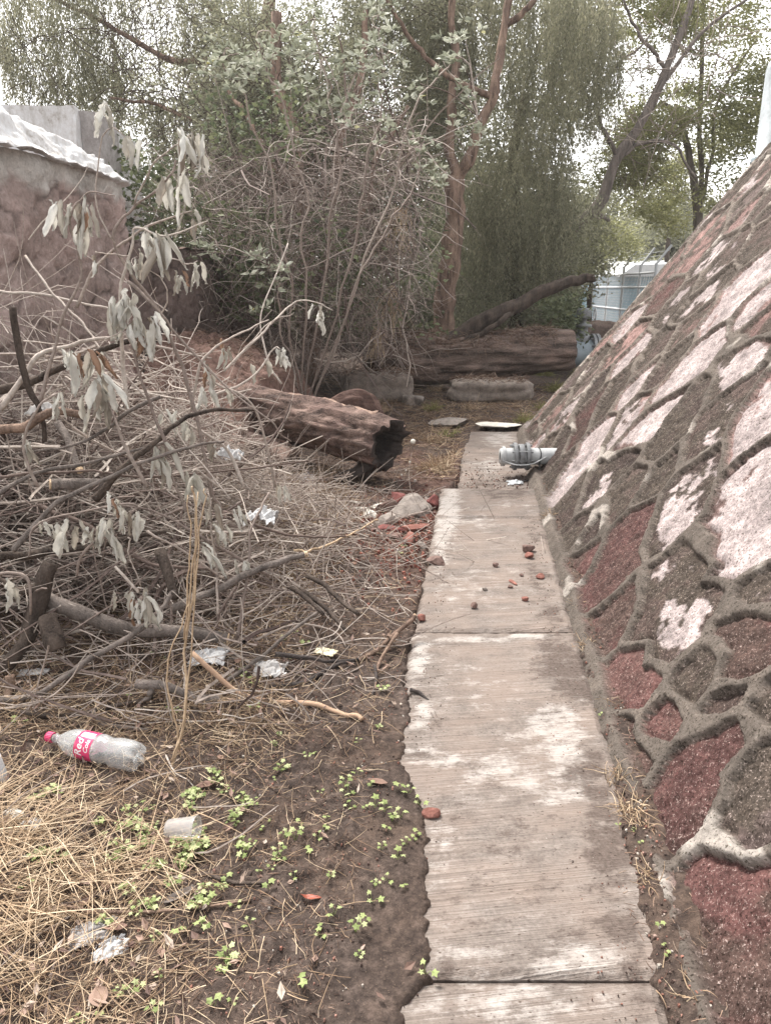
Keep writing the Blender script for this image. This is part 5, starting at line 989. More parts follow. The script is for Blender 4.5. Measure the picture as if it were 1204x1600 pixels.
branch([(640, 1078, 2.53), (655, 1082, 2.52), (670, 1096, 2.48)], .007, .007, "short black stick resting on the left edge of the path", mm=M_char)
branch([(325, 1448, 1.60), (370, 1465, 1.57), (430, 1470, 1.56)], .006, .004, "dark twig pressed into the soil at the lower middle", mm=M_barkdk)
branch([(20, 1515, 1.55), (90, 1555, 1.5), (160, 1590, 1.47), (280, 1575, 1.47), (400, 1535, 1.5)], .006, .003, "long curved brown stem along the bottom left", mm=M_barkred)
branch([(275, 1275, 2.05), (285, 1130, 2.15), (295, 980, 2.3), (305, 800, 2.4), (300, 760, 2.4)], .005, .003, "upright tan stalks rising behind the clear cup", mm=M_straw, side=[[(275, 1270, 2.06), (292, 1100, 2.15), (306, 900, 2.3), (312, 770, 2.4)], [(290, 1010, 2.25), (300, 900, 2.32), (318, 790, 2.4), (322, 765, 2.42)], [(288, 1000, 2.28), (296, 880, 2.33), (296, 775, 2.4)], [(282, 1180, 2.1), (262, 1040, 2.2), (300, 940, 2.3)]])
branch([(440, 600, 4.2), (420, 560, 4.2), (410, 490, 4.3), (450, 380, 4.5)], .006, .003, "slender upright twig before the earth bank")
branch([(0, 745, 2.9), (110, 735, 3.0), (260, 745, 3.1), (480, 720, 3.6)], .006, .004, "long level purplish twig crossing the pile to the hollow log", mm=M_twigd)
branch([(350, 800, 3.3), (430, 830, 3.4), (500, 840, 3.5), (540, 838, 3.6)], .008, .004, "dark lilac twig ending in dry grass below the hollow log", mm=M_twigd)
branch([(460, 860, 3.4), (500, 855, 3.5), (590, 812, 4.6)], .006, .005, "pale straight stalk pointing at the rubble", mm=M_straw)
branch([(120, 900, 2.6), (130, 860, 2.6), (200, 800, 2.65), (210, 790, 2.65), (150, 795, 2.6), (60, 820, 2.55), (45, 870, 2.5)], .005, .0025, "looping pale twig with a row of drooping leaves at the left foot of the pile",
  lv=[(62, 824, 2.55, 2, .07), (88, 826, 2.55, 1, .13), (100, 820, 2.55, 2, .13), (155, 822, 2.6, 3, .12), (170, 818, 2.6, 2, .13), (130, 825, 2.6, 2, .09), (205, 800, 2.6, 3, .10), (190, 790, 2.6, 3, .09), (180, 770, 2.6, 2, .09)])
branch([(180, 885, 2.6), (215, 925, 2.6), (215, 918, 2.6), (225, 920, 2.6)], .005, .0025, "small twig ending in a fan of pale leaves above the mossy bough", side=[[(200, 840, 2.6), (205, 880, 2.6), (222, 918, 2.6)]], lv=[(198, 922, 2.6, 2, .10), (212, 930, 2.6, 3, .11), (232, 925, 2.6, 3, .10)])
branch([(340, 960, 2.8), (335, 880, 2.9), (330, 800, 2.9), (325, 770, 2.9)], .005, .0025, "twig with grey leaves strung down it right of the pile", lv=[(330, 780, 2.9, 3, .10), (335, 820, 2.9, 3, .09), (325, 850, 2.9, 3, .11), (372, 790, 3.0, 2, .08)])
branch([(370, 1000, 2.9), (385, 900, 3.0), (395, 820, 3.1), (420, 770, 3.3)], .007, .004, "grey upright twig between the straight branch and the white bag", lv=[(378, 870, 3.0, 2, .08), (440, 762, 3.3, 3, .08)])
branch([(-10, 900, 2.5), (20, 895, 2.5), (45, 905, 2.5), (48, 960, 2.5)], .006, .004, "bowed twig at the left edge with pale leaves", lv=[(12, 925, 2.5, 3, .08), (15, 900, 2.5, 1, .10)])
branch([(400, 1000, 2.85), (470, 975, 2.95), (520, 985, 2.95), (540, 1010, 2.85)], .005, .002, "thin arching grey twig above the yellowed paper")
branch([(230, 830, 2.8), (262, 850, 2.8), (320, 880, 2.85), (350, 905, 2.9)], .005, .004, "smooth pale bent twig left of the straw clump")
for i, (a_, b_, lb) in enumerate([((470, 920, 3.2), (540, 985, 2.9), "nearest of the rotten sticks beside the bare soil"), ((480, 900, 3.3), (560, 960, 3.0), "middle one of the rotten sticks beside the bare soil"), ((450, 915, 3.2), (505, 960, 3.0), "leftmost of the rotten sticks beside the bare soil")]):
    branch([a_, ((a_[0] + b_[0]) / 2, (a_[1] + b_[1]) / 2 - 4, (a_[2] + b_[2]) / 2), b_], .013, .008, lb, mm=M_barkdk, group="rotten sticks beside the soil")
branch([(120, 480, 3.3), (150, 420, 3.3), (195, 380, 3.3), (240, 350, 3.3), (300, 330, 3.3)], .007, .003, "grey twig crossing the right end of the old wall", lv=[(300, 335, 3.3, 3, .09), (230, 358, 3.3, 2, .10)])
branch([(300, 640, 3.4), (320, 560, 3.4), (380, 520, 3.5), (420, 500, 3.6)], .007, .003, "pale twig before the earth bank with a few small leaves", lv=[(350, 540, 3.45, 3, .09), (322, 570, 3.4, 2, .10)])
branch([(60, 760, 2.8), (40, 700, 2.8), (55, 640, 2.8), (90, 615, 2.8)], .007, .003, "twig at the far left hung with small pale leaves low in the pile", lv=[(45, 690, 2.8, 3, .09), (90, 618, 2.8, 3, .08)])
branch([(380, 760, 3.3), (350, 700, 3.3), (300, 665, 3.2), (270, 640, 3.2)], .008, .003, "twig leaning left from the white scrap with shrivelled leaves", lv=[(330, 690, 3.25, 3, .08), (290, 660, 3.2, 3, .09), (270, 642, 3.2, 3, .10)])
branch([(430, 760, 3.6), (400, 640, 3.5), (345, 600, 3.4), (320, 600, 3.4)], .007, .003, "arched pale twig just left of the hollow log with limp leaves", lv=[(325, 602, 3.4, 4, .09), (350, 604, 3.4, 2, .08)])
branch([(20, 860, 2.7), (80, 790, 2.8), (180, 740, 2.9), (290, 700, 3.0), (350, 690, 3.1)], .011, .005, "pale grey branch slanting up across the lower pile", mm=M_barkgr)
branch([(-20, 780, 2.8), (60, 740, 2.9), (150, 720, 3.0), (260, 690, 3.1)], .010, .005, "grey branch running level under the hanging leaf bunches", mm=M_barkgr)
branch([(250, 620, 3.1), (190, 650, 3.0), (120, 690, 3.0), (20, 710, 2.9)], .009, .004, "grey branch falling to the left edge from mid pile", mm=M_barkgr)
branch([(420, 900, 3.1), (330, 850, 3.0), (250, 800, 2.95), (180, 790, 2.9)], .007, .003, "pale curved twig lying on the straw below the pile")
# the mass of twigs
b = MB(); rg = drg(77)
def pile_h(X, Y): return ground_h(X, Y) + .95 * np.exp(-(((X + 1.75) / .95) ** 2 + ((Y - 3.9) / 1.0) ** 2)) + .45 * np.exp(-(((X + 1.2) / .7) ** 2 + ((Y - 4.6) / .9) ** 2))
def pile(n, cx, cy, sx, sy, L, r, seed, v0=.0, v1=1., hf=1.0, k=4, wob=.22, up=0.0):
    rg = drg(seed); X = rg.normal(cx, sx, n); Y = rg.normal(cy, sy, n); H = pile_h(X, Y) - ground_h(X, Y); Z = ground_h(X, Y) + .02 + rg.random(n) ** .8 * H * hf
    D = rdir(n, rg); D[:, 2] *= .30; D[:, 2] += up * rg.random(n); D[:, 1] *= .7; LL = rg.uniform(.35, 1, n) * L; D /= np.linalg.norm(D, axis=1, keepdims=True)
    P = walk(np.stack([X, Y, Z], 1) - D * LL[:, None] * .5, D, LL, 9, wob, .02, rg); P[..., 2] = np.maximum(P[..., 2], ground_h(P[..., 0], P[..., 1]) + .003); P[..., 1] = np.maximum(P[..., 1], 2.3)
    R = np.linspace(1, .4, 9)[None] * rg.uniform(.45, 1, (n, 1)) * r; v, f = tubes(P, R, k, False); b.add(v, f, np.repeat(v0 + (v1 - v0) * rg.beta(2, 1.8, n), 9 * k))
pile(1500, -1.7, 3.9, .7, .65, .9, .0042, 1, .1, 1., wob=.12); pile(900, -1.25, 4.5, .65, .8, .85, .004, 2, .2, 1., 1.1, wob=.12); pile(420, -1.8, 3.5, .55, .45, 1.0, .008, 3, 0, .6, .8); pile(60, -1.8, 3.6, .6, .5, 1.2, .016, 4, 0, .4, .7)
pile(260, -1.8, 3.5, .6, .6, 1.1, .0036, 5, .5, 1., 1.5, wob=.14, up=1.2); pile(300, -1.2, 5.3, .7, .8, .8, .004, 15, .3, 1., 1.3, wob=.14, up=.4); pile(330, -.9, 3.6, .5, .8, .55, .0035, 6, .2, 1., .6); pile(200, -.75, 4.9, .5, .7, .6, .004, 8, .2, 1, .8)
pile(110, -2.0, 2.9, .5, .3, .6, .005, 7, .0, .8, .7); pile(90, -1.4, 4.4, .6, .5, 1.2, .004, 9, .5, 1., 1.7, up=.9)
pile(150, -1.6, 3.7, .6, .6, 1.0, .009, 21, .45, .95, 1.15, wob=.10); tag(b.build("brush_pile", M_twig), "heap of tangled bare twigs piled at the left in front of the old wall", "brush", kind='stuff')
b = MB(); rg = drg(78)
def surf(n, X0, X1, Y0, Y1, seed, dens, L, r, m_=None, k=3, lift=.006, v0=0, v1=1, curl=.25, steps=4, zs=.18):
    """fallen bits lying on the ground, kept where dens(X,Y) > random"""
    rg = drg(seed); X = rg.uniform(X0, X1, n); Y = Y0 + (Y1 - Y0) * rg.beta(1, 1.3, n); kp = rg.random(n) < dens(X, Y); X, Y = X[kp], Y[kp]; n = len(X)
    D = rdir(n, rg); D[:, 2] = np.abs(D[:, 2]) * zs * .6; P = walk(np.stack([X, Y, ground_h(X, Y) + lift * rg.random(n) * 3], 1), D, rg.uniform(.3, 1, n) * L, steps, curl, .05, rg)
    P[..., 2] = np.maximum(P[..., 2], ground_h(P[..., 0], P[..., 1]) + .0012); dd = P[..., 0] - DS * P[..., 1]; P[..., 2] = np.where((dd > -.24) & (dd < .5) & (P[..., 1] < 5.6), np.maximum(P[..., 2], .004), P[..., 2])
    R = np.linspace(1, .5, steps)[None] * rg.uniform(.5, 1, (n, 1)) * r; v, f = tubes(P, R, k, False); b.add(v, f, np.repeat(v0 + (v1 - v0) * rg.random(n), steps * k)); return n
def dd_(X, Y): return X - DS * Y
def dens_straw(X, Y):
    d = dd_(X, Y); edge = np.interp(Y, [1, 1.35, 1.8, 2.2, 2.8, 3.7, 4.8, 5.6], [-.52, -.50, -.58, -.50, -.62, -.72, -.70, -.55]); k = sst(.0, .35, edge - d + .2 * (fbm(X * 4, Y * 4, seed=101) - .5))
    return np.clip(k * (.35 + .9 * sst(.40, .62, fbm(X * 2.6, Y * 2.6, seed=102))) + .17 * (d < -.28), 0, 1)
surf(13000, -2.2, .2, .95, 2.6, 1, dens_straw, .13, .0013, v0=.05); surf(26000, -3.2, .4, 2.2, 6.5, 2, dens_straw, .14, .0016, v0=.1)
surf(5200, -1.7, -.5, 1.0, 1.95, 3, lambda X, Y: sst(.35, .7, -dd_(X, Y) - .35 + .2 * fbm(X * 3, Y * 3, seed=104)) * .8 * sst(.4, .6, fbm(X * 5, Y * 5, seed=109)), .24, .0018, v0=.5, lift=.014, curl=.07)
surf(11000, -2.5, 2.8, 6, 11.5, 4, lambda X, Y: ((dd_(X, Y) < -.15) | (Y > 8.4)) * .95 * sst(.3, .5, fbm(X * 2, Y * 2, seed=105)), .22, .0032, v0=.1, v1=.85)
tag(b.build("dry_grass", M_straw), "straw coloured dead grass strewn over the soil left of the path", "grass", kind='stuff')
b = MB()
def dens_lit(X, Y):
    d = dd_(X, Y); return np.clip(.65 * (d < -.26) + .7 * dens_straw(X, Y), 0, 1) * (.4 + .6 * fbm(X * 9, Y * 9, seed=106))
surf(36000, -2.2, .1, .95, 3.2, 11, dens_lit, .022, .0011, v1=1., steps=3, lift=.002); surf(14000, -3.0, .6, 3, 7, 12, dens_lit, .05, .002, v1=.9, steps=3, lift=.002)
surf(7000, -2.4, 3.0, 6, 12, 13, lambda X, Y: ((dd_(X, Y) < -.12) | (Y > 8.4)) * .9, .09, .004, v0=.1, v1=.8, steps=3)
surf(3200, -.1, 1.6, .95, 5.6, 14, lambda X, Y: ((dd_(X, Y) > eR(Y) - .01) & (dd_(X, Y) < .62)) * .95, .035, .0014, v0=.2, steps=3)
tag(b.build("plant_litter", M_litter), "chopped brown plant litter covering the bare soil", "litter", kind='stuff')
b = MB(); surf(240, -2.4, -.4, 1.3, 6, 21, lambda X, Y: dens_straw(X, Y), .35, .0035, v0=0, v1=.9, steps=8, k=4, lift=.01, curl=.16)
tag(b.build("fallen_twigs", M_twig), "thin fallen twigs scattered through the dead grass", "twigs", kind='stuff')
b = MB(); rg = drg(123); n = 5200; X = rg.uniform(-3, .1, n); Y = 1.0 + 5.5 * rg.beta(1.1, 1.6, n); kp = rg.random(n) < np.clip(dens_straw(X, Y) * .8 + .05, 0, 1); X, Y = X[kp], Y[kp]; n = len(X); D = rdir(n, rg); D[:, 2] = np.abs(D[:, 2]) * .25; Nn = rdir(n, rg) * .6 + [0, 0, 1.2]
v, f = leaves(np.stack([X, Y, ground_h(X, Y) + .004 + rg.random(n) * .02], 1), D, rg.uniform(.012, .05, n), rg.uniform(.006, .02, n), .5, rg, Nn); b.add(v, f, np.repeat(rg.random(n), 5)); M_ll = leafmat("leaf_litter", [(0, (.09, .055, .045)), (.4, (.20, .13, .105)), (.75, (.33, .23, .18)), (1, (.44, .38, .32))], .1, .7)
tag(b.build("leaf_litter", M_ll), "small curled brown leaves fallen among the straw", "litter", kind='stuff')
# fine standing dry grass between the pile and the soil, and tufts
def tuft(px, py, n, L, label, mm=None, v=(.3, 1), r=.0014, spread=.05, name="dry_grass_tuft", arch=.13, up=1.0):
    p = on(px, py); rg = drg(px + py); P0 = np.array(p)[None] + rg.normal(0, spread, (n, 3)) * [1, 1, 0]; P0[:, 2] = ground_h(P0[:, 0], P0[:, 1]); P0[:, 2] = np.where((dd_(P0[:, 0], P0[:, 1]) < .47) & (dd_(P0[:, 0], P0[:, 1]) > -.24), .003, P0[:, 2])
    D = rdir(n, rg); D[:, 2] = np.abs(D[:, 2]) * .8 + .35 * up; P = walk(P0, D, rg.uniform(.4, 1, n) * L, 8, .12, arch, rg); P[..., 2] = np.maximum(P[..., 2], P0[:, None, 2] + .002)
    b = MB(); vv, f = tubes(P, np.linspace(1, .3, 8)[None] * r * np.ones((n, 1)), 3, False); b.add(vv, f, np.repeat(rg.uniform(*v, n), 24)); o_ = b.build(name, mm or M_straw); centre(o_, p); return tag(o_, label, "grass tuft")
M_gg = twigmat("green_grass", [(0, (.10, .10, .035)), (.5, (.20, .21, .07)), (1, (.40, .36, .17))])
q = [(680, 735, 260, .22, "orange brown dry tuft beside the rubble end of the log", None), (675, 690, 170, .16, "dry tuft left of the far slab", None), (855, 828, 90, .09, "small dry tuft at the foot of the wall right of the far slab", None), (872, 775, 40, .10, "thin tuft growing out of the wall foot by the white strip", None),
     (965, 1215, 60, .09, "larger dry tuft in the soil strip spilling onto the path", None), (985, 1262, 50, .09, "dry tuft just nearer than the one spilling onto the path", None), (938, 1130, 26, .06, "little dry tuft beside the stained path edge", None), (1010, 1375, 26, .06, "sparse tuft low in the soil strip", None), (1070, 1545, 12, .07, "few dry blades at the bottom of the soil strip", None),
     (910, 1010, 40, .07, "short dry tuft beside the slab joint", None), (895, 950, 40, .07, "short brown tuft below the red stone at the wall foot", None), (1000, 1290, 30, .06, "tiny dry tuft under the big red stone", None),
     (675, 640, 160, .18, "green tinted tuft behind the flat stone", M_gg), (700, 683, 80, .12, "green centred tuft by the pale cement flakes", M_gg), (822, 660, 260, .18, "bright green mossy tuft at the foot of the embankment's far corner", M_gg), (850, 640, 200, .20, "yellowing tuft just behind the mossy one", M_gg), (870, 610, 260, .26, "tall yellow grass under the right end of the fallen trunk", M_gg), (850, 585, 220, .25, "green grass in the shade of the fallen trunk", M_gg), (735, 640, 120, .14, "low tan tuft behind the flat brownish stone", None), (680, 610, 130, .16, "tan tuft before the broad low block's left end", None), (600, 640, 130, .18, "tan tuft behind the rotten wood hump", None), (700, 720, 90, .12, "thin tan tuft on the left edge of the far slab", None), (905, 590, 200, .22, "brown green grass below the large blue pipe", M_gg)]
for a_ in q: tuft(a_[0], a_[1], a_[2], a_[3], a_[4], a_[5], r=.0016 if a_[1] > 800 else .003, spread=.02 if a_[1] > 800 else .055)
# tall straw clump in the middle of the brush
tuft(300, 905, 70, .55, "tall upright clump of straw rising through the brush pile's edge", None, (.5, 1), .0022, .05, "straw_clump", .03, 2.0)
tuft(250, 1180, 10, .2, "few upright straws behind the clear cup", None, (.4, 1), .0016, .1)
for (px, py) in [(430, 800), (470, 760), (520, 790), (395, 740)]: pass
b = MB(); rg = drg(91); n = 900; X = rg.uniform(-1.5, -.25, n); Y = rg.uniform(3.6, 6.2, n); k = dd_(X, Y) < -.62 - .1 * (Y > 5); X, Y = X[k], Y[k]; n = len(X); D = rdir(n, rg); D[:, 2] = np.abs(D[:, 2]) + .4
P = walk(np.stack([X, Y, ground_h(X, Y)], 1), D, rg.uniform(.08, .32, n), 7, .15, .1, rg); v, f = tubes(P, np.linspace(1, .4, 7)[None] * .002 * np.ones((n, 1)), 3, False); b.add(v, f, np.repeat(rg.random(n), 21))
tag(b.build("standing_grass", M_straw), "standing dead grass stalks in front of the hollow log", "grass", kind='stuff')
# wide dead leaves on the ground
M_deadleaf = leafmat("dead_leaf", [(0, (.11, .062, .050)), (.4, (.22, .135, .105)), (.8, (.34, .22, .165)), (1, (.20, .17, .15))], .15, .7)
def dleaf(px, py, L, Wd, rz, label, a=.5, mm=None):
    p = on(px, py); b = MB(); nu, nv = 7, 12; V_, U_ = np.meshgrid(np.linspace(0, 1, nv), np.linspace(-1, 1, nu), indexing='ij'); wv = np.sin(np.clip(V_, 0.02, .98) * np.pi) ** .8 * Wd * .5; x = U_ * wv; y = (V_ - .5) * L
    z = .15 * Wd + np.abs(U_) * wv * .5 + .12 * L * (V_ - .5) ** 2 * 4 * .6 + (fbm(U_ * 2 + px, V_ * 3, seed=px) - .5) * .012; c_, s_ = math.cos(rz), math.sin(rz); P = np.stack([x * c_ - y * s_, x * s_ + y * c_, z], -1) + np.array(p); ix = np.arange(nu * nv).reshape(nv, nu)
    b.add(P.reshape(-1, 3), np.stack([ix[:-1, :-1], ix[:-1, 1:], ix[1:, 1:], ix[1:, :-1]], -1).reshape(-1, 4), a); o_ = b.build("fallen_leaf", mm or M_deadleaf, None, True); centre(o_, p); return tag(o_, label, "leaf", "fallen leaves on the ground")
M_redleaf = simple("red_leaf", (.16, .035, .02), (.30, .085, .045), 40, .5, .3, .002); M_mar = simple("maroon_leaf", (.09, .03, .03), (.19, .07, .065), 40, .5, .3, .002)
for a_ in [(486, 1404, .055, .018, 1.4, "red brown leaf lying on the bare soil", .5, M_redleaf), (587, 1497, .050, .025, 2.4, "dark maroon leaf near the path at the bottom", .5, M_mar), (590, 1224, .065, .026, 1.2, "greyish brown leaf at the end of the tan stick", .45, None), (320, 1230, .07, .03, 1.9, "brown leaf between the bottle and the cup", .4, None),
           (168, 1384, .05, .03, .2, "pale brown leaf left of the seedlings below the cup", .75, None), (130, 1415, .09, .026, 2.6, "long brown rolled leaf above the grey rag", .2, None), (280, 1402, .09, .024, 2.2, "long grey brown leaf under the seedlings", 1., None), (180, 1452, .06, .025, 1.7, "rusty leaf right of the grey rag", .5, None), (155, 1563, .055, .04, .5, "pale round cupped leaf at the bottom left", .85, None),
           (5, 1462, .05, .03, 1.3, "rusty leaf cut off by the left edge", .5, None), (200, 1478, .05, .022, 1.2, "rusty leaf touching the white part of the rag", .6, None), (250, 1395, .06, .02, .8, "small folded brown leaf beside the long grey brown one", .3, None), (345, 1185, .03, .02, .5, "tan leaf scrap right of the tall stalk", .8, None), (372, 1035, .04, .03, .2, "brown leaf beside the crumpled paper under the bough", .45, None)]: dleaf(*a_)

# ================================================================ SEEDLINGS
def seedling_proto(seed, nl):
    rg = drg(seed); T = thing("seedling", (0, 0, 0), "x", "seedling"); 
    b = MB(); bl = MB()
    for i in range(nl):
        a = i * 2.4 + rg.uniform(0, 1); R = rg.uniform(.008, .022); h = rg.uniform(.010, .028); tip = np.array([R * math.cos(a), R * math.sin(a), h]); v, f = tubes(np.array([[[0, 0, -.004], tip * .5 + [0, 0, .006], tip]]), np.full((1, 3), .0007), 3, False); b.add(v, f, .3)
        s_ = rg.uniform(.0075, .0125); k = 5; ang = np.linspace(0, 2 * np.pi, 11)[:10]; rr = np.where(np.arange(10) % 2 == 0, 1.0, .55) * s_ * (1 + .12 * rg.normal(0, 1, 10)); pl = np.stack([rr * np.cos(ang + a), rr * np.sin(ang + a), -.12 * rr + rg.normal(0, .0008, 10)], 1); tl = rdir(1, rg)[0] * .35 + [0, 0, 1]; tl /= np.linalg.norm(tl)
        sx = np.cross(tl, [0, 1, 0]); sx /= np.linalg.norm(sx); sy = np.cross(tl, sx); q = tip + pl[:, :1] * sx + pl[:, 1:2] * sy + pl[:, 2:] * tl; vv = np.concatenate([q, tip[None]]); bl.add(vv, [[j, (j + 1) % 10, 10] for j in range(10)], rg.random())
    b.build("stem", M_seed, T); bl.build("leaf_cluster", M_seed, T); return T
SL = {"bottle": ("small pale green lobed seedlings growing thickly around the clear cup", "seedlings thick around the clear cup"), "soil": ("tiny yellow green seedling sprouting alone from the bare soil band", "seedlings on the bare soil band"), "straw": ("pale green seedling poking through the dead grass", "seedlings poking through the dead grass"), "edge": ("tiny yellow green sprig in the soil strip under the embankment", "sprigs under the embankment")}
protos = [seedling_proto(i + 5, n_) for i, n_ in enumerate((5, 6, 4, 3, 2))]
used = [False] * 5
def place(i, x, y, s_, key, rz):
    src = protos[i]; g = gh(x, y)
    if not used[i]: T = src; used[i] = True; kids = []
    else:
        T = src.copy(); COL.objects.link(T)
        for ch in list(src.children):
            c = ch.copy(); COL.objects.link(c); c.parent = T
    T.location = (x, y, g); T.rotation_euler = (0, 0, rz); T.scale = (s_, s_, s_); T['label'] = SL[key][0]; T['group'] = SL[key][1]; T['category'] = "seedling"
rg = drg(66)
cl = [("bottle", [(195, 1300), (210, 1295), (185, 1320), (220, 1310), (195, 1335), (230, 1325), (240, 1308), (180, 1345), (275, 1322), (290, 1335), (300, 1320), (310, 1312), (318, 1330), (280, 1360), (270, 1372), (290, 1355), (250, 1357), (238, 1352), (265, 1385), (295, 1345), (212, 1418), (225, 1412), (238, 1418), (160, 1310), (205, 1275), (225, 1270), (292, 1250), (300, 1265), (310, 1245), (195, 1390), (305, 1415), (325, 1412), (318, 1388), (80, 1340), (60, 1345), (165, 1450), (375, 1320), (380, 1335), (360, 1290), (365, 1280), (350, 1240), (335, 1210), (330, 1228)]),
      ("soil", [(600, 1275), (585, 1262), (570, 1265), (548, 1263), (612, 1290), (625, 1285), (605, 1305), (634, 1330), (510, 1280), (508, 1298), (498, 1310), (470, 1290), (440, 1345), (437, 1340), (480, 1335), (462, 1312), (515, 1372), (597, 1338), (620, 1350), (605, 1385), (585, 1395), (582, 1415), (523, 1428), (497, 1455), (500, 1462), (555, 1455), (573, 1445), (470, 1543), (425, 1360), (460, 1370), (420, 1390), (355, 1378), (390, 1445), (665, 1525), (640, 1585), (640, 1245), (625, 1240), (655, 1262), (580, 1230), (560, 1210), (545, 1240), (500, 1240), (605, 1080), (595, 1080), (590, 1140), (560, 1160), (655, 1075), (648, 1320), (653, 1312), (630, 1395), (480, 1185), (490, 1180), (560, 1505), (540, 1230), (630, 858), (625, 865)]),
      ("straw", [(430, 1345), (405, 1360), (350, 1390), (355, 1500), (350, 1520), (365, 1570), (335, 1570), (250, 1525), (210, 1555), (190, 1555), (240, 1585), (155, 1590), (125, 1600), (280, 1460), (315, 1450), (245, 1470), (375, 1240), (385, 1265), (380, 1245), (420, 1285), (400, 1258), (60, 1250), (90, 1240), (70, 1240), (40, 1130), (25, 1130), (435, 1150), (430, 1165), (400, 1110), (385, 1060), (400, 1070), (240, 1020), (255, 1030), (265, 1110), (275, 1115), (200, 1090), (380, 1050), (460, 990), (475, 1010), (455, 1030), (445, 1000), (410, 1300), (395, 1320), (445, 1310), (370, 1420), (45, 1385), (430, 1220), (440, 1205)]),
      ("edge", [(941, 1100), (944, 1108), (938, 1120), (936, 1132), (1003, 1432), (1042, 1495), (1030, 1450), (1035, 1478), (965, 1290), (990, 1300), (1000, 1320)])]
for key, L in cl:
    for (px, py) in L:
        for j in range({"bottle": 2, "soil": 1, "straw": 1, "edge": 1}[key]):
            p = on(px + (rg.normal(0, 7) if j else 0), py + (rg.normal(0, 7) if j else 0)); i = int(rg.integers(0, 3)) if key in ("bottle",) else int(rg.integers(0, 5)) if key == "straw" else int(rg.integers(2, 5)); place(i, p.x, p.y, rg.uniform(.5, 1.2) * (1.0 if key != "edge" else .7), key, rg.uniform(0, 6.3))

# ================================================================ BOTTLE, CUP, SCRAPS
m, t = mat("clear_plastic"); co = obj_co(t); n1 = noise(t, co, 26, 3); n2 = noise(t, co, 150, 3)
p_ = N(t, 'BsdfPrincipled'); p_.inputs['Base Color'].default_value = (.80, .83, .84, 1); p_.inputs['Roughness'].default_value = .12; p_.inputs['Transmission Weight'].default_value = .5; p_.inputs['IOR'].default_value = 1.25; p_.inputs['Alpha'].default_value = .5
bp = N(t, 'Bump'); bp.inputs['Strength'].default_value = .6; bp.inputs['Distance'].default_value = .004; t.links.new(mathn(t, 'ADD', n1, mathn(t, 'MULTIPLY', n2, .4)), bp.inputs['Height']); t.links.new(bp.outputs[0], p_.inputs['Normal']); out = N(t, 'OutputMaterial'); t.links.new(p_.outputs[0], out.inputs[0]); M_pet = m
M_pink = simple("magenta_plastic", (.50, .035, .11), (.60, .05, .15), 20, .35, .05, .001, None, .5)
M_labelw = simple("label_white", (.72, .70, .70), (.80, .78, .78), 20, .5); M_labelk = simple("label_black", (.05, .05, .05), (.08, .08, .08), 20, .5)
pa = on(66, 1165); pb = on(236, 1208); pa.z = pb.z = max(pa.z, pb.z); ax = (pb - pa); LB = .36; T = thing("plastic_bottle", (0, 0, 0), "empty clear soft drink bottle with a magenta cap and label lying on the dead grass", "bottle")
RB_ = .047
b = MB(); lathe(b, [(.0125, .36), (.0125, .335), (.016, .333), (.016, .329), (.0125, .327), (.014, .318), (.022, .305), (.034, .285), (.043, .262), (.0465, .24), (.047, .225), (.0455, .222), (.0455, .158), (.047, .155), (.0475, .145), (.0445, .130), (.042, .118), (.0425, .108), (.046, .095), (.0485, .080), (.0485, .04), (.046, .018), (.040, .006), (.028, .0), (.012, .010), (.001, .012)], 40)
v = b.V[0]; an = np.arctan2(v[:, 1], v[:, 0]); k = (v[:, 2] < .03); v[k, 2] += .005 * np.cos(5 * an[k]) * (v[k, 2] < .02); dn = .006 * np.clip(fbm(v[:, 0] * 30 + 3, v[:, 2] * 14, seed=5) - .5, -1, 1); v[:, :2] *= (1 - dn * 8 * ((v[:, 2] < .15) & (v[:, 2] > .02)))[:, None]; b.V[0] = v; b.build("bottle_body", M_pet, T, True)
b = MB(); lathe(b, [(.001, .367), (.0150, .367), (.0165, .364), (.0165, .342), (.013, .342)], 40); v = b.V[0]; an = np.arctan2(v[:, 1], v[:, 0]); v[:, :2] *= (1 + .03 * np.sign(np.cos(20 * an)))[:, None]; cap_ = b.build("cap", M_pink, T)
b = MB(); lathe(b, [(.0462, .2215), (.0464, .221), (.0464, .159), (.0462, .1585)], 60); lab = b.build("label_wrap", M_pink, T, True)
TH0 = None
def wrap_text(txt, size, zc, th_c, mm, nm, shear=.25, r=.0468):
    cu = bpy.data.curves.new(nm, 'FONT'); cu.body = txt; cu.size = size; cu.shear = shear; cu.align_x = 'CENTER'; cu.offset = size * .012; cu.resolution_u = 3; ob = bpy.data.objects.new(nm + "_t", cu); COL.objects.link(ob); bpy.context.view_layer.update()
    dg = bpy.context.evaluated_depsgraph_get(); me = bpy.data.meshes.new_from_object(ob.evaluated_get(dg)); bpy.data.objects.remove(ob)
    bm = bmesh.new(); bm.from_mesh(me); bmesh.ops.subdivide_edges(bm, edges=[e for e in bm.edges if e.calc_length() > .004], cuts=2)
    for v_ in bm.verts: a = th_c + v_.co.x / r; v_.co = Vector((r * math.cos(a), r * math.sin(a), zc + v_.co.y))
    bm.to_mesh(me); bm.free(); me.name = nm; me.materials.append(mm); o_ = bpy.data.objects.new(nm, me); COL.objects.link(o_); o_.parent = lab; return o_
A0 = rad(-32)
wrap_text("Red", .036, .191, A0, M_labelw, "lettering"); wrap_text("Cola", .023, .167, A0 + .15, M_labelw, "lettering")
def patch(th0, th1, z0, z1, mm, nm, r):
    a = np.linspace(th0, th1, 12); b = MB(); V = np.concatenate([np.stack([r * np.cos(a), r * np.sin(a), a * 0 + z0], 1), np.stack([r * np.cos(a), r * np.sin(a), a * 0 + z1], 1)]); j = np.arange(11); b.add(V, np.stack([j, j + 1, j + 13, j + 12], -1)); b.build(nm, mm, lab)
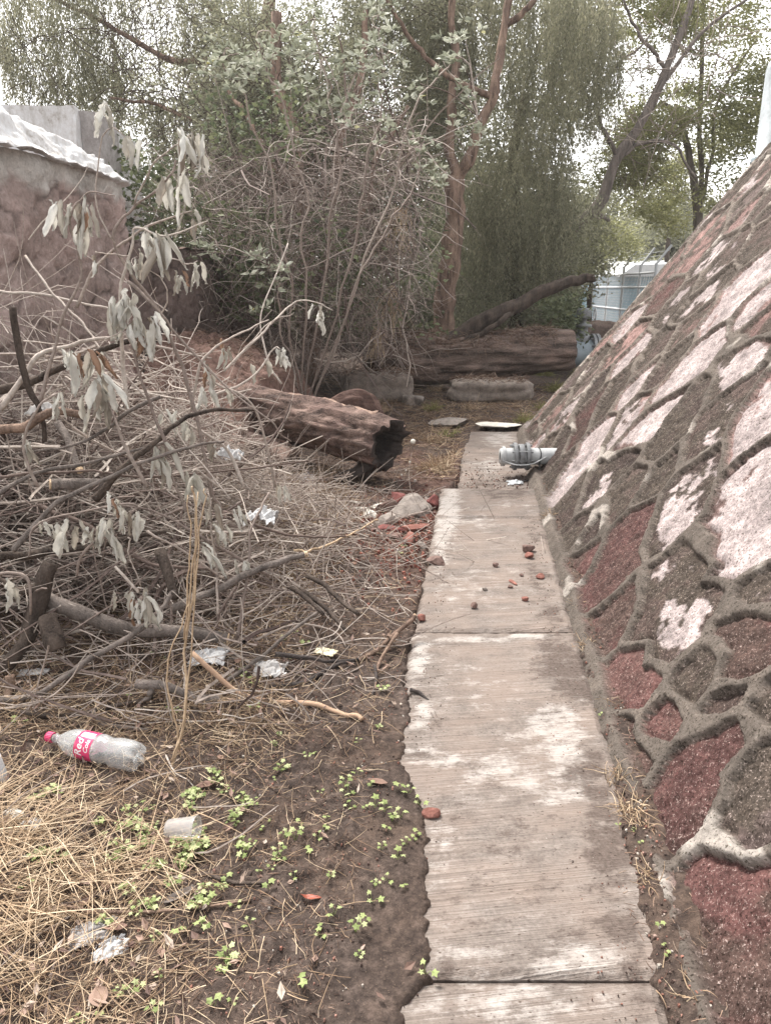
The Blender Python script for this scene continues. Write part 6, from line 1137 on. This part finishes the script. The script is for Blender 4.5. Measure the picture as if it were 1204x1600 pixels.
patch(A0 + .78, A0 + 1.25, .165, .212, M_labelw, "barcode_panel", .0468)
b = MB()
for j, wd in enumerate([2, 1, 1, 3, 1, 2, 1, 1, 2, 3, 1, 1, 2]):
    z = .168 + j * .0019; a = np.array([A0 + .90, A0 + 1.15]); r = .04695; V = np.array([[r * math.cos(q), r * math.sin(q), zz] for q in a for zz in (z, z + .0004 * wd)]); b.add(V, [[0, 1, 3, 2]])
b.build("barcode", M_labelk, lab)
# lay it down: its long axis from base to cap, the label text turned up towards the viewer
zaxis = Vector((pa.x - pb.x, pa.y - pb.y, 0)).normalized(); midp = (pa + pb) / 2; up = Vector((-.0, -.55, .85)); up = (up - zaxis * up.dot(zaxis)).normalized(); yv = zaxis.cross(up)
Mx = Matrix((up, yv, zaxis)).transposed().to_4x4(); T.matrix_world = Matrix.Translation(midp - zaxis * LB / 2 + Vector((0, 0, .047 - .006))) @ Mx
T.location = midp - zaxis * LB / 2 + Vector((0, 0, .047 - .004)); T.rotation_euler = Mx.to_euler()
# cup
m, t = mat("frosted_cup"); p_ = N(t, 'BsdfPrincipled'); p_.inputs['Base Color'].default_value = (.62, .60, .59, 1); p_.inputs['Roughness'].default_value = .3; p_.inputs['Transmission Weight'].default_value = .3; p_.inputs['Alpha'].default_value = .45; out = N(t, 'OutputMaterial'); t.links.new(p_.outputs[0], out.inputs[0]); M_cup = m
pc = on(288, 1308); T = thing("plastic_cup", (0, 0, 0), "clear plastic cup lying on its side among the seedlings", "cup")
b = MB(); lathe(b, [(.001, .002), (.022, .002), (.024, 0), (.026, .004), (.0285, .03), (.0345, .085)], 48); b.build("cup_wall", M_cup, T, True)
b = MB(); a = np.linspace(0, 2 * np.pi, 49); q = np.stack([.0352 * np.cos(a), .0352 * np.sin(a), .086 + 0 * a], 1); v, f = tubes(q[None], np.full((1, 49), .0014), 6, False); b.add(v, f); b.build("rim", M_cup, T, True)
zaxis = Vector((.98, -.12, .10)).normalized(); up = Vector((0, 0, 1)); up = (up - zaxis * up.dot(zaxis)).normalized(); T.rotation_euler = Matrix((up, zaxis.cross(up), zaxis)).transposed().to_euler(); T.location = pc + Vector((-.045, 0, .028))
crumple(150, 1462, .11, .075, .035, M_grime, "crumpled grey translucent film rag in the straw", "film_rag", "litter", 21, 34, .3); crumple(175, 1486, .085, .06, .030, M_bag, "crumpled whitish film touching the grey rag", "film_rag", "litter", 25, 34, .5)
crumple(330, 1030, .15, .14, .05, M_bag, "white cloth like scrap under the sawn end of the mossy bough", "paper_scrap", "litter", 31, 34); crumple(510, 1020, .10, .06, .02, M_yel, "yellowed paper scrap on the black sticks", "paper_scrap", "litter", 33, 24, -.3)
crumple(408, 818, .17, .12, .10, M_bag, "round white plastic bag caught in the dry grass below the hollow log", "plastic_bag", "bag", 41, 34, 0, Y=3.6); crumple(360, 722, .16, .10, .12, M_bag, "white plastic scrap snagged in the brush left of the hollow log", "plastic_bag", "bag", 43, 30, Y=4.1)
crumple(425, 1050, .14, .13, .05, M_paper, "grey crumpled paper lying above the tan stick", "paper_scrap", "litter", 45, 34); crumple(480, 752, .16, .14, .10, M_grime, "grey torn film under the near side of the hollow log", "film_rag", "litter", 47, 24)
crumple(345, 905, .10, .10, .05, M_paper, "small pale paper behind the tall straw clump", "paper_scrap", "litter", 49, 24); crumple(70, 650, .14, .12, .08, M_paper, "pale paper showing through the left of the pile", "paper_scrap", "litter", 51, 24, Y=3.5); crumple(55, 1052, .12, .05, .02, M_paper, "flat torn paper strip by the thick forked bough", "paper_scrap", "litter", 53, 24, .2)
crumple(50, 1290, .06, .05, .02, M_paper, "small greenish white paper scrap left of the seedlings", "paper_scrap", "litter", 55, 20)
b = MB(); q = smooth_path([W(-8, 1180, 2.0), W(5, 1215, 1.98), W(10, 1235, 1.97)], 12); v, f = tubes(q[None], np.full((1, 12), .016), 12); b.add(v, f); o_ = b.build("plastic_tube", M_bag, None, True); centre(o_, q[-1]); tag(o_, "bluish white plastic tube cut off by the left edge", "tube")
q = on(18, 1278); rock("stone", (q.x, q.y, q.z + .01), (.07, .035, .025), M_chalk, "pale bone like stick of plaster at the left edge", "stone", None, 61)
# ================================================================ AIR
b = MB(); box(b, (-165, -35, -2), (165, 405, 16)); M_haze, t = mat("haze"); pv_ = t.nodes.new('ShaderNodeVolumePrincipled'); pv_.inputs['Color'].default_value = (.93, .92, .90, 1); pv_.inputs['Density'].default_value = .0014; pv_.inputs['Anisotropy'].default_value = 0.2
out = N(t, 'OutputMaterial'); t.links.new(pv_.outputs[0], out.inputs['Volume'])
tag(b.build("haze", M_haze), "thin pale air over the whole place", "haze", kind='stuff')
sc.cycles.volume_bounces = 0
